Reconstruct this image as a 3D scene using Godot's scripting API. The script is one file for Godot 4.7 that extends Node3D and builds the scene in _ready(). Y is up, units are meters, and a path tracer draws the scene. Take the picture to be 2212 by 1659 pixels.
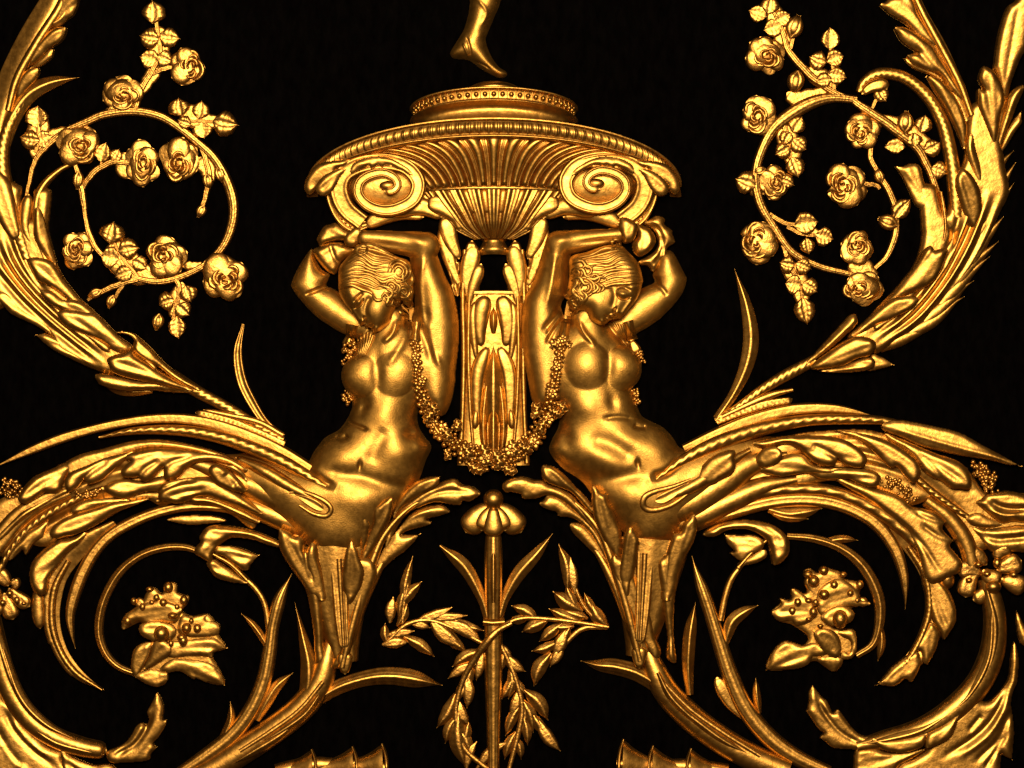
extends Node3D
# Gilded relief mounted on a black panel. Drawing units: 1 u = 0.5 mm, x right, y down, z out of the panel.
const S := 0.0005
const CX := 1106.0
const CY := 829.5
var counts := {}
var wpos := {}
var fields := []
var gold: StandardMaterial3D
var gold_body: StandardMaterial3D
var gold_rose: StandardMaterial3D
var rng := RandomNumberGenerator.new()

func _ready():
	rng.seed = 7
	# camera, surroundings, lamps, exposure
	var cam := Camera3D.new(); cam.name = "camera"; add_child(cam)
	cam.position = Vector3(0, 0, 4.0); cam.fov = 2.0 * rad_to_deg(atan(CY * S / 4.0)); cam.near = 0.05; cam.far = 30.0; cam.current = true
	var env := Environment.new()
	env.background_mode = Environment.BG_COLOR; env.background_color = Color(0.20, 0.125, 0.05)
	env.tonemap_mode = Environment.TONE_MAPPER_LINEAR; env.tonemap_exposure = 1.0
	env.sdfgi_enabled = true; env.ssao_enabled = true; env.ssil_enabled = true
	var we := WorldEnvironment.new(); we.name = "surroundings"; we.environment = env; add_child(we)
	lamp("ceiling_lamp", Vector3(-0.08, 0.80, 3.1), Vector2(1.35, 0.8), 16.5, Color(1.0, 0.87, 0.62))
	make_materials()
	panel()
	build_all()

func lamp(called: String, at: Vector3, size: Vector2, e: float, c: Color):
	var l := AreaLight3D.new(); l.name = called; l.area_size = size; l.light_energy = e; l.light_color = c; l.shadow_enabled = true
	l.area_range = 12.0; l.area_attenuation = 2.0
	add_child(l); l.position = at; l.look_at(Vector3(0, 0.05, 0))

func noise_tex(sd: int, freq: float, oct: int, nrm: bool, bump: float, ramp = null) -> NoiseTexture2D:
	var f := FastNoiseLite.new(); f.seed = sd; f.frequency = freq; f.fractal_octaves = oct; f.noise_type = FastNoiseLite.TYPE_SIMPLEX_SMOOTH; f.fractal_gain = 0.6
	var t := NoiseTexture2D.new(); t.width = 512; t.height = 512; t.seamless = true; t.noise = f; t.as_normal_map = nrm; t.bump_strength = bump
	if ramp: t.color_ramp = ramp
	return t

func ramp2(a: Color, b: Color) -> Gradient:
	var g := Gradient.new(); g.set_color(0, a); g.set_color(1, b); return g

func gold_mat(sd: int, rough: float, bump: float, freq: float, tone: Color) -> StandardMaterial3D:
	var m := StandardMaterial3D.new(); m.metallic = 1.0; m.roughness = 1.0
	m.albedo_texture = noise_tex(sd, 0.02, 5, false, 1, ramp2(tone.darkened(0.26), tone.lightened(0.04)))
	m.roughness_texture = noise_tex(sd + 5, 0.035, 4, false, 1, ramp2(Color(rough - 0.07, rough - 0.07, rough - 0.07), Color(rough + 0.09, rough + 0.09, rough + 0.09)))
	m.normal_enabled = true; m.normal_texture = noise_tex(sd + 9, freq, 4, true, bump); m.normal_scale = 1.0
	m.uv1_triplanar = true; m.uv1_world_triplanar = true; m.uv1_scale = Vector3(6.3, 6.3, 6.3)
	return m

func make_materials():
	gold = gold_mat(11, 0.38, 0.7, 0.035, Color(0.81, 0.62, 0.335))
	gold_body = gold_mat(31, 0.44, 0.5, 0.14, Color(0.81, 0.625, 0.335))
	gold_rose = gold_mat(51, 0.37, 1.0, 0.06, Color(0.81, 0.615, 0.34))

class Mb:
	var v := PackedVector3Array()
	var n := PackedVector3Array()
	var ix := PackedInt32Array()
	# a sheet of nr rows by nc columns; sg = +1 / -1 orientation, 0 = turn it to face +z; returns the sign used
	func grid(p: PackedVector3Array, nr: int, nc: int, sg := 0.0) -> float:
		var b := v.size()
		var nn := PackedVector3Array(); nn.resize(p.size())
		var sum := 0.0
		for r in nr:
			var r0 := maxi(r - 1, 0) * nc
			var r1 := mini(r + 1, nr - 1) * nc
			for c in nc:
				var q := (p[r1 + c] - p[r0 + c]).cross(p[r * nc + mini(c + 1, nc - 1)] - p[r * nc + maxi(c - 1, 0)])
				nn[r * nc + c] = q
				sum += q.z
		if sg == 0.0: sg = 1.0 if sum >= 0.0 else -1.0
		for k in p.size():
			var q := nn[k] * sg
			var l := q.length()
			nn[k] = q / l if l > 1e-14 else Vector3(0, 0, 1)
		v.append_array(p); n.append_array(nn)
		for r in nr - 1:
			for c in nc - 1:
				var a := b + r * nc + c
				if sg > 0: ix.append_array(PackedInt32Array([a, a + 1, a + nc, a + 1, a + nc + 1, a + nc]))
				else: ix.append_array(PackedInt32Array([a, a + nc, a + 1, a + 1, a + nc, a + nc + 1]))
		return sg

# ---------- nodes ----------
func numbered(pa: Node, called: String) -> String:
	var key := str(pa.get_instance_id()) + called
	var k: int = counts.get(key, 0); counts[key] = k + 1
	return called if k == 0 else "%s_%03d" % [called, k]

func thing(called: String, label: String, category: String, x: float, y: float, group := "") -> Node3D:
	var o := Node3D.new(); o.name = numbered(self, called); add_child(o); o.position = P(x, y, 0)
	wpos[o] = o.position
	o.set_meta("label", label); o.set_meta("category", category)
	if group: o.set_meta("group", group)
	return o

func P(x: float, y: float, z: float) -> Vector3: return Vector3((x - CX) * S, (CY - y) * S, z * S)

func commit(mb: Mb, pa: Node, called: String, m: Material) -> MeshInstance3D:
	var c := Vector3.ZERO
	var lo := mb.v[0]; var hi := mb.v[0]
	for q in mb.v: lo = lo.min(q); hi = hi.max(q)
	c = (lo + hi) * 0.5; c.z = 0.0
	for k in mb.v.size(): mb.v[k] -= c
	var a := []; a.resize(Mesh.ARRAY_MAX)
	a[Mesh.ARRAY_VERTEX] = mb.v; a[Mesh.ARRAY_NORMAL] = mb.n; a[Mesh.ARRAY_INDEX] = mb.ix
	var me := ArrayMesh.new(); me.add_surface_from_arrays(Mesh.PRIMITIVE_TRIANGLES, a)
	var o := MeshInstance3D.new(); o.mesh = me; o.material_override = m; o.name = numbered(pa, called)
	pa.add_child(o); o.position = c - wpos.get(pa, Vector3.ZERO); wpos[o] = c
	return o

# ---------- curves ----------
func cat(a: float, b: float, c: float, d: float, t: float) -> float:
	return 0.5 * ((2.0 * b) + (c - a) * t + (2.0 * a - 5.0 * b + 4.0 * c - d) * t * t + (3.0 * b - a - 3.0 * c + d) * t * t * t)

func at_list(a, s: float) -> float:
	if a is float or a is int: return float(a)
	var n: int = a.size() - 1
	if n == 0: return a[0]
	var f := clampf(s, 0.0, 1.0) * n
	var i := mini(int(f), n - 1)
	return maxf(cat(a[maxi(i - 1, 0)], a[i], a[i + 1], a[mini(i + 2, n)], f - i), minf(a[i], a[i + 1]))

func spine(pts: Array, n: int) -> PackedVector2Array:
	var q := PackedVector2Array()
	var k := pts.size() / 2
	for i in k: q.append(Vector2(pts[2 * i], pts[2 * i + 1]))
	var f := PackedVector2Array()
	for i in k - 1:
		var a := q[maxi(i - 1, 0)]; var d := q[mini(i + 2, k - 1)]
		if i == 0: a = q[0] * 2.0 - q[1]
		if i == k - 2: d = q[k - 1] * 2.0 - q[k - 2]
		for j in 12: f.append(q[i].cubic_interpolate(q[i + 1], a, d, j / 12.0))
	f.append(q[k - 1])
	var ln := PackedFloat32Array(); ln.append(0.0)
	for i in range(1, f.size()): ln.append(ln[i - 1] + f[i].distance_to(f[i - 1]))
	var tot := ln[ln.size() - 1]
	var out := PackedVector2Array()
	var j := 0
	for i in n + 1:
		var d := tot * i / n
		while j < f.size() - 2 and ln[j + 1] < d: j += 1
		out.append(f[j].lerp(f[j + 1], clampf((d - ln[j]) / maxf(ln[j + 1] - ln[j], 1e-6), 0, 1)))
	return out

func prof(k: int, t: float) -> float:
	var a := absf(t)
	match k:
		0: return sqrt(maxf(0.0, 1.0 - t * t))                                   # round
		1: return sqrt(maxf(0.0, 1.0 - t * t)) - 0.22 * exp(-t * t / 0.12)         # round with a hollow along the middle
		2: return pow(1.0 - a, 1.15) * 0.85 + 0.15 * (1.0 - pow(a, 8.0))           # midrib high, thin edge
		3: return (1.0 - pow(a, 7.0)) * (0.25 + 0.75 * pow(a, 1.4))                # gutter with raised edges
		4: return 1.0 - pow(a, 9.0)                                               # flat plate
		5: return sqrt(maxf(0.0, 1.0 - t * t)) * (0.55 + 0.45 * t)                # rolled to one side
		6: return (1.0 - pow(a, 9.0)) * (0.72 + 0.28 * (1.0 if a > 0.62 else smoothstep(0.45, 0.62, a)))  # band with raised borders
		7: return sqrt(maxf(0.0, 1.0 - t * t)) * (0.55 - 0.45 * t)                # rolled to the other side
		8: return (1.0 - pow(a, 6.0)) * (0.8 + 0.2 * sin(a * 3.1)) - 0.38 * exp(-t * t / 0.012)  # swelling leaf with a cut midrib
	return 0.0

# ---------- the swept strip: stems, leaves, lobes, bands ----------
# w: half widths along the strip; z: height of its edge; h: height of its profile above that
func strip(pa: Node, called: String, pts: Array, w: Array, o := {}) -> MeshInstance3D:
	var mb := Mb.new()
	add_strip(mb, pts, w, o)
	return commit(mb, pa, called, o.get("m", gold))

func add_strip(mb: Mb, pts: Array, w: Array, o := {}):
	var len0 := 0.0
	for i in range(2, pts.size(), 2): len0 += Vector2(pts[i] - pts[i - 2], pts[i + 1] - pts[i - 1]).length()
	var wmax := 0.01
	for q in w: wmax = maxf(wmax, q)
	var saw = o.get("saw")
	var n: int = o.get("n", clampi(int(len0 / 5.0), 10, 70))
	if saw: n = maxi(n, int(saw[0]) * 7)
	var m: int = o.get("c", 13)
	var c := spine(pts, n)
	var zz = o.get("z", 4.0)
	var hh = o.get("h", wmax * 0.8)
	var pk: int = o.get("p", 0)
	var hp: float = o.get("hp", 0.6)
	var rt: float = o.get("tip", 0.0)     # length share of the rounded tip
	var rb: float = o.get("base", 0.0)
	var sweep: float = o.get("sweep", 0.0)
	var vein: float = o.get("vein", 0.0)
	var tw = o.get("tw")
	var gr = o.get("gr")
	var on: float = o.get("on", -1.0)
	var asym: float = o.get("asym", 0.0)
	var wob: float = o.get("wob", 0.0)
	var side: int = o.get("side", 0)
	var p := PackedVector3Array(); p.resize((n + 1) * m)
	var z0 := PackedFloat32Array()
	for i in n + 1:
		var s := float(i) / n
		var T := (c[mini(i + 1, n)] - c[maxi(i - 1, 0)]).normalized()
		var N := Vector2(-T.y, T.x)
		var ww := at_list(w, s)
		if rt > 0.0 and s > 1.0 - rt: ww *= sqrt(maxf(0.0, 1.0 - pow((s - 1.0 + rt) / rt, 2.0)))
		if rb > 0.0 and s < rb: ww *= sqrt(maxf(0.0, 1.0 - pow((rb - s) / rb, 2.0)))
		var hs := at_list(hh, s) * pow(clampf(ww / wmax, 0.0, 1.0), hp)
		var zs := at_list(zz, s)
		if on >= 0.0: zs = on + surf(c[i].x, c[i].y)
		z0.append(zs)
		var wv := wob * sin(s * 19.0 + pts[0] * 0.37) + wob * 0.6 * sin(s * 41.0 + pts[1])
		for j in m:
			var t := sin(-PI * 0.5 + PI * j / (m - 1.0))
			var we := ww
			var ph := 0.0
			if saw:
				ph = fposmod(s * saw[0] + (0.35 if t < 0 and side == 0 else 0.0), 1.0)
				if side == 0 or (side > 0) == (t > 0): we *= 1.0 - saw[1] * (1.0 - pow(ph, 0.75)) * clampf((1.04 - s) * 6.0, 0, 1)
			if asym != 0.0: we *= 1.0 + asym * signf(t)
			var q := c[i] + N * (we * t) + T * (sweep * we * pow(absf(t), 1.3)) + N * wv
			var h := hs * prof(pk, t)
			if vein != 0.0 and saw: h += vein * hs * pow(absf(t), 0.8) * (1.0 - pow(absf(t), 10.0)) * cos(TAU * (ph - 0.5))
			if gr: h += gr[1] * (1.0 - pow(absf(t), 6.0)) * cos(PI * gr[0] * t) * clampf(ww / wmax * 1.5, 0, 1)
			if tw: h += tw[1] * sqrt(maxf(0.0, 1.0 - t * t)) * sin(TAU * (s * tw[0] + t * tw[2]))
			p[i * m + j] = P(q.x, q.y, zs + h)
	var sg := mb.grid(p, n + 1, m)
	var zb: float = o.get("zb", -1.0)
	# walls down to the panel (or down by a given thickness)
	var wl := PackedVector3Array(); var wr := PackedVector3Array()
	for i in n + 1:
		var a := p[i * m]; var b := p[i * m + m - 1]
		var zl := zb * S
		if o.has("th"): zl = maxf(-S, minf(a.z, b.z) - o.th * S)
		wl.append(Vector3(a.x, a.y, zl)); wl.append(a)
		wr.append(b); wr.append(Vector3(b.x, b.y, zl))
	mb.grid(wl, n + 1, 2, sg); mb.grid(wr, n + 1, 2, sg)
	for e in 2:
		var i0 := 0 if e == 0 else n
		var q := PackedVector3Array()
		var lowr := PackedVector3Array(); var topr := PackedVector3Array()
		for j in m:
			var a := p[i0 * m + j]; topr.append(a); lowr.append(Vector3(a.x, a.y, zb * S if not o.has("th") else maxf(-S, a.z - o.th * S)))
		if e == 0: q.append_array(lowr); q.append_array(topr)
		else: q.append_array(topr); q.append_array(lowr)
		mb.grid(q, 2, m, sg)

# round-ended lobe of an acanthus leaf; base first, tip last
func lobe(pa: Node, pts: Array, w: float, z, h: float, o := {}) -> MeshInstance3D:
	var q := {"z": z, "h": h * 0.85, "p": 1 if rng.randf() < 0.6 else 0, "tip": 0.26, "base": 0.12, "hp": 0.7}
	q.merge(o, true)
	return strip(pa, q.get("called", "leaf_lobe"), pts, q.get("w", [w * 0.45, w * 0.75, w * 1.02, w * 1.12, w * 1.02]), q)

# pointed blade
func blade(pa: Node, pts: Array, w: float, z, h: float, o := {}) -> MeshInstance3D:
	var q := {"z": z, "h": h, "p": 2, "hp": 0.7}
	q.merge(o, true)
	return strip(pa, q.get("called", "blade"), pts, q.get("w", [w * 0.5, w * 0.9, w, w * 0.75, 0.0]), q)

# toothed acanthus leaf
func acan(pa: Node, pts: Array, w: float, z, h: float, teeth: int, o := {}) -> MeshInstance3D:
	var q := {"z": z, "h": h, "p": 3, "saw": [teeth, 0.42], "sweep": 0.5, "vein": 0.35, "hp": 0.5, "c": 17}
	q.merge(o, true)
	return strip(pa, q.get("called", "acanthus_leaf"), pts, q.get("w", [w * 0.55, w * 0.9, w, w * 0.8, w * 0.45, 0.0]), q)

func stem(pa: Node, pts: Array, w: Array, z, o := {}) -> MeshInstance3D:
	var q := {"z": z, "hp": 1.0}
	q.merge(o, true)
	return strip(pa, q.get("called", "stem"), pts, w, q)

# ---------- beads, berries ----------
func add_dome(mb: Mb, x: float, y: float, z: float, r: float, sq := 1.0, ry := 1.0, la := 5, lo := 10):
	var p := PackedVector3Array()
	for i in la + 1:
		var a := PI * 0.62 * i / la
		for j in lo + 1:
			var b := TAU * j / lo
			p.append(P(x + r * sin(a) * cos(b), y + r * ry * sin(a) * sin(b), z + r * sq * cos(a)))
	mb.grid(p, la + 1, lo + 1)

func bead(pa: Node, called: String, x: float, y: float, z: float, r: float, sq := 1.0, ry := 1.0, m = null) -> MeshInstance3D:
	var mb := Mb.new(); add_dome(mb, x, y, z, r, sq, ry, 8, 16)
	return commit(mb, pa, called, m if m else gold)

# an uneven bunch of berries along a line; one mesh
func berries(pa: Node, called: String, pts: Array, spread: float, num: int, r: float, z: float, on := -1.0) -> MeshInstance3D:
	var mb := Mb.new()
	var c := spine(pts, 40)
	for k in num:
		var i := rng.randi_range(0, 40)
		var u := rng.randf_range(-1, 1); var a := rng.randf_range(0, TAU)
		var d := sqrt(rng.randf()) * spread
		var q := c[i] + Vector2(cos(a), sin(a)) * d
		var zz := z + (1.0 - d * d / (spread * spread)) * spread * 0.55
		if on >= 0.0: zz += on * surf(c[i].x, c[i].y)
		add_dome(mb, q.x, q.y, zz + u, r * rng.randf_range(0.75, 1.2))
	var o := commit(mb, pa, called, gold_rose)
	o.set_meta("kind", "stuff")
	return o

# ---------- rose, rose leaf ----------
func rose(pa: Node, x: float, y: float, rx: float, ry: float, face: float, off := 0.25, z := 10.0) -> MeshInstance3D:
	var fa := deg_to_rad(face)
	var d := Vector2(cos(fa), sin(fa))
	var mb := Mb.new()
	add_dome(mb, x, y, z - 4, rx * 0.86, 0.40, ry / rx, 7, 20)
	var ro := commit(mb, pa, "rose", gold_rose)
	var k := minf(rx, ry) / 40.0
	var c := Vector2(x + d.x * off * rx, y + d.y * off * ry)
	# broad outer petals, fuller on the side turned away
	for i in 6:
		var a := fa + PI + (i - 2.5) * 0.98 + rng.randf_range(-0.22, 0.22)
		var far := Vector2(x + rx * cos(a) * rng.randf_range(0.94, 1.05), y + ry * sin(a) * rng.randf_range(0.94, 1.05))
		var mid := c.lerp(far, 0.55) + Vector2(-sin(a), cos(a)) * rng.randf_range(-5, 5) * k
		var w := rng.randf_range(25, 32) * k
		strip(ro, "petal", [c.x, c.y, mid.x, mid.y, far.x, far.y], [w * 0.6, w * 0.9, w, w * 0.95], {"z": z + rng.randf_range(-4, 4), "h": 9.0 * k, "p": [0, 1, 5, 7][rng.randi() % 4], "tip": 0.55, "c": 13, "n": 16, "hp": 0.5, "m": gold_rose})
	# tight inner petals, curled round one another
	var a0 := rng.randf() * TAU
	for i in 11:
		var rr := (0.74 - 0.06 * i) * rng.randf_range(0.9, 1.1)
		var half := rng.randf_range(0.7, 1.3)
		var a := a0 + i * 2.25 + rng.randf_range(-0.3, 0.3)
		var e := c + Vector2(rng.randf_range(-3, 3), rng.randf_range(-3, 3)) * k
		var pts := []
		for j in 5:
			var b := a - half + 2.0 * half * j / 4.0
			var r2 := rr * (1.0 + 0.16 * (j - 2.0) / 2.0 - 0.10 * absf(j - 2.0))
			pts.append(e.x + rx * r2 * cos(b)); pts.append(e.y + ry * r2 * sin(b))
		var wd := (8.0 - 0.4 * i) * k
		strip(ro, "petal", pts, [0.5, wd * 0.8, wd, wd, wd * 0.7, 0.5], {"z": z + (2.0 + 1.5 * i) * k, "h": 8.5 * k, "p": 7, "c": 9, "n": 13, "hp": 0.5, "m": gold_rose})
	return ro

# half-open bud: a few overlapping long petals
func bud(pa: Node, x: float, y: float, l: float, w: float, ang: float, z := 8.0) -> MeshInstance3D:
	var d := Vector2(cos(deg_to_rad(ang)), sin(deg_to_rad(ang)))
	var n := Vector2(-d.y, d.x)
	var a := Vector2(x, y) - d * l; var b := Vector2(x, y) + d * l
	var o := strip(pa, "rosebud", [a.x, a.y, x, y, b.x, b.y], [w * 0.3, w, w * 0.95, w * 0.3], {"z": z, "h": w * 0.9, "tip": 0.15, "m": gold_rose, "n": 14})
	for s in [-1.0, 1.0]:
		var q: Vector2 = Vector2(x, y) + n * w * 0.55 * s
		strip(o, "petal", [a.x, a.y, q.x - d.x * l * 0.2, q.y - d.y * l * 0.2, b.x + n.x * s * w * 0.2, b.y + n.y * s * w * 0.2], [w * 0.2, w * 0.5, w * 0.45, 0.0], {"z": z + w * 0.35, "h": w * 0.5, "m": gold_rose, "n": 12, "c": 9})
	return o

func rleaf(pa: Node, x: float, y: float, l: float, w: float, ang: float, z := 8.0) -> MeshInstance3D:
	var d := Vector2(cos(deg_to_rad(ang)), sin(deg_to_rad(ang)))
	var n := Vector2(-d.y, d.x) * rng.randf_range(-0.12, 0.12) * l
	return strip(pa, "rose_leaf", [x - d.x * l, y - d.y * l, x + n.x, y + n.y, x + d.x * l, y + d.y * l], [w * 0.7, w * 1.25, w * 1.25, w * 0.85, 0.0],
		{"z": z + rng.randf_range(-1, 2), "h": w * rng.randf_range(0.28, 0.42), "p": 8 if rng.randf() < 0.6 else 3, "saw": [5, 0.05], "sweep": 0.15, "vein": 0.07, "base": 0.25, "tip": 0.05, "m": gold_rose, "c": 13, "hp": 0.4, "wob": 0.3})

# laurel leaf from base to tip
func laurel(pa: Node, x0: float, y0: float, x1: float, y1: float, w: float, z := 8.0):
	var mx := (x0 + x1) * 0.5; var my := (y0 + y1) * 0.5
	var k := rng.randf_range(-0.10, 0.10)
	return strip(pa, "laurel_leaf", [x0, y0, mx - (y1 - y0) * k, my + (x1 - x0) * k, x1, y1], [w * 0.25, w * 0.8, w, w * 0.7, 0.0], {"z": z, "h": w * 0.55, "p": [2, 1, 2][rng.randi() % 3], "hp": 0.5, "c": 11, "n": 14, "m": gold_rose, "wob": 0.3})

# ---------- cast relief: a smooth height sheet over the panel ----------
class Field:
	var x0: float; var y0: float; var c: float; var nx: int; var ny: int
	var h := PackedFloat32Array()
	func _init(a: float, b: float, x1: float, y1: float, cell: float):
		x0 = a; y0 = b; c = cell; nx = int((x1 - a) / cell) + 1; ny = int((y1 - b) / cell) + 1
		h.resize(nx * ny); h.fill(-1000.0)
	func put(i: int, z: float, k: float):
		var o := h[i]
		if o < -500.0: h[i] = z
		else:
			var q := maxf(k - absf(o - z), 0.0) / maxf(k, 0.001)
			h[i] = maxf(o, z) + q * q * k * 0.25
	# a rounded body inside an outline: rises from its edge over the distance R to the height H, then is smoothed
	func body(pts: Array, z: float, H: float, R: float, k: float, soft: int):
		var pg := PackedVector2Array()
		var lo := Vector2(1e9, 1e9); var hi := -lo
		var n := pts.size() / 2
		for i in n:
			var a := Vector2(pts[2 * ((i + n - 1) % n)], pts[2 * ((i + n - 1) % n) + 1]); var b := Vector2(pts[2 * i], pts[2 * i + 1])
			var e := Vector2(pts[2 * ((i + 1) % n)], pts[2 * ((i + 1) % n) + 1]); var d := Vector2(pts[2 * ((i + 2) % n)], pts[2 * ((i + 2) % n) + 1])
			for j in 5: pg.append(b.cubic_interpolate(e, a, d, j / 5.0))
		for q in pg: lo = lo.min(q); hi = hi.max(q)
		var i0 := maxi(1, int((lo.x - x0) / c) - 1); var j0 := maxi(1, int((lo.y - y0) / c) - 1)
		var w := mini(nx - 2, int((hi.x - x0) / c) + 2) - i0; var m := mini(ny - 2, int((hi.y - y0) / c) + 2) - j0
		var g := PackedFloat32Array(); g.resize(w * m); g.fill(0.0)
		# fill by scan lines
		for j in m:
			var y := y0 + (j0 + j) * c
			var xs := []
			for i in pg.size():
				var a := pg[i]; var b := pg[(i + 1) % pg.size()]
				if (a.y <= y) != (b.y <= y): xs.append(a.x + (b.x - a.x) * (y - a.y) / (b.y - a.y))
			xs.sort()
			for i in range(0, xs.size() - 1, 2):
				for x in range(maxi(0, int(ceil((xs[i] - x0) / c)) - i0), mini(w - 1, int(floor((xs[i + 1] - x0) / c)) - i0) + 1): g[j * w + x] = 1e4
		for j in range(1, m):
			for i in range(1, w - 1):
				var q := j * w + i
				if g[q] > 0.0: g[q] = minf(g[q], minf(minf(g[q - 1], g[q - w]) + 1.0, minf(g[q - w - 1], g[q - w + 1]) + 1.4142))
		for j in range(m - 2, -1, -1):
			for i in range(w - 2, 0, -1):
				var q := j * w + i
				if g[q] > 0.0: g[q] = minf(g[q], minf(minf(g[q + 1], g[q + w]) + 1.0, minf(g[q + w + 1], g[q + w - 1]) + 1.4142))
		var hh := PackedFloat32Array(); hh.resize(w * m)
		for q in w * m:
			if g[q] > 0.0:
				var t := 1.0 - minf(1.0, (g[q] - 0.5) * c / R)
				hh[q] = H * sqrt(maxf(0.0, 1.0 - t * t))
		for t in soft:
			var nw := hh.duplicate()
			var st := 3 if t < soft / 2 else 1
			for j in range(st, m - st):
				for i in range(st, w - st):
					var q := j * w + i
					if g[q] <= 0.0: continue
					var f := minf(1.0, g[q] * c / (R * 0.45))
					nw[q] = hh[q] + f * ((hh[q - st] + hh[q + st] + hh[q - w * st] + hh[q + w * st]) * 0.25 - hh[q]) * 0.8
			hh = nw
		for j in m:
			for i in w:
				if g[j * w + i] > 0.0: put((j + j0) * nx + i + i0, z + hh[j * w + i], k)
	func cap(x1: float, y1: float, z1: float, r1: float, x2: float, y2: float, z2: float, r2: float, fz: float, k: float):
		var R := maxf(r1, r2)
		var a := Vector2(x1, y1); var d := Vector2(x2 - x1, y2 - y1)
		var dd := maxf(d.length_squared(), 0.001)
		var i0 := maxi(0, int((minf(x1, x2) - R - x0) / c)); var i1 := mini(nx - 1, int((maxf(x1, x2) + R - x0) / c) + 1)
		var j0 := maxi(0, int((minf(y1, y2) - R - y0) / c)); var j1 := mini(ny - 1, int((maxf(y1, y2) + R - y0) / c) + 1)
		for j in range(j0, j1 + 1):
			for i in range(i0, i1 + 1):
				var p := Vector2(x0 + i * c, y0 + j * c)
				var t := clampf((p - a).dot(d) / dd, 0.0, 1.0)
				var r := r1 + (r2 - r1) * t
				var e := r * r - p.distance_squared_to(a + d * t)
				if e > 0.0: put(j * nx + i, z1 + (z2 - z1) * t + fz * sqrt(e), k)
	func ell(x: float, y: float, z: float, a: float, b: float, hz: float, ang: float, k: float):
		var R := maxf(a, b); var ca := cos(deg_to_rad(ang)); var sa := sin(deg_to_rad(ang))
		for j in range(maxi(0, int((y - R - y0) / c)), mini(ny - 1, int((y + R - y0) / c) + 1) + 1):
			for i in range(maxi(0, int((x - R - x0) / c)), mini(nx - 1, int((x + R - x0) / c) + 1) + 1):
				var px := x0 + i * c - x; var py := y0 + j * c - y
				var u := (px * ca + py * sa) / a; var w := (-px * sa + py * ca) / b
				var e := 1.0 - u * u - w * w
				if e > 0.0: put(j * nx + i, z + hz * sqrt(e), k)
	func bump(x: float, y: float, a: float, b: float, ang: float, amp: float):
		var R := maxf(a, b) * 2.6; var ca := cos(deg_to_rad(ang)); var sa := sin(deg_to_rad(ang))
		for j in range(maxi(0, int((y - R - y0) / c)), mini(ny - 1, int((y + R - y0) / c) + 1) + 1):
			for i in range(maxi(0, int((x - R - x0) / c)), mini(nx - 1, int((x + R - x0) / c) + 1) + 1):
				var q := j * nx + i
				if h[q] < -500.0: continue
				var px := x0 + i * c - x; var py := y0 + j * c - y
				var u := (px * ca + py * sa) / a; var w := (-px * sa + py * ca) / b
				h[q] += amp * exp(-(u * u + w * w))
	func line(pts: PackedVector2Array, w: float, amp: float):
		var lo := pts[0]; var hi := pts[0]
		for q in pts: lo = lo.min(q); hi = hi.max(q)
		var R := w * 2.6
		for j in range(maxi(0, int((lo.y - R - y0) / c)), mini(ny - 1, int((hi.y + R - y0) / c) + 1) + 1):
			for i in range(maxi(0, int((lo.x - R - x0) / c)), mini(nx - 1, int((hi.x + R - x0) / c) + 1) + 1):
				var q := j * nx + i
				if h[q] < -500.0: continue
				var p := Vector2(x0 + i * c, y0 + j * c)
				var best := 1e9; var bt := 0.0
				for k in pts.size() - 1:
					var cl := Geometry2D.get_closest_point_to_segment(p, pts[k], pts[k + 1])
					var dq := p.distance_squared_to(cl)
					if dq < best: best = dq; bt = (k + cl.distance_to(pts[k]) / maxf(pts[k].distance_to(pts[k + 1]), 0.01)) / (pts.size() - 1)
				h[q] += amp * exp(-best / (w * w)) * minf(1.0, 5.0 * minf(bt + 0.03, 1.03 - bt))
	func blur(times: int):
		for t in times:
			var g := h.duplicate()
			for j in range(1, ny - 1):
				for i in range(1, nx - 1):
					var q := j * nx + i
					if h[q] < -500.0: continue
					var s := h[q] * 2.0; var n := 2.0
					for e in [q - 1, q + 1, q - nx, q + nx]:
						if h[e] > -500.0: s += h[e]; n += 1.0
					g[q] = s / n
			h = g
	func sample(x: float, y: float) -> float:
		var fx := (x - x0) / c; var fy := (y - y0) / c
		var i := int(fx); var j := int(fy)
		if fx < 0 or fy < 0 or i >= nx - 1 or j >= ny - 1: return -1.0
		return h[j * nx + i]

func surf(x: float, y: float) -> float:
	var z := 3.0
	for f in fields: z = maxf(z, f.sample(x, y))
	return z

func sp(pts: Array, n := 14) -> PackedVector2Array: return spine(pts, n)

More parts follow.
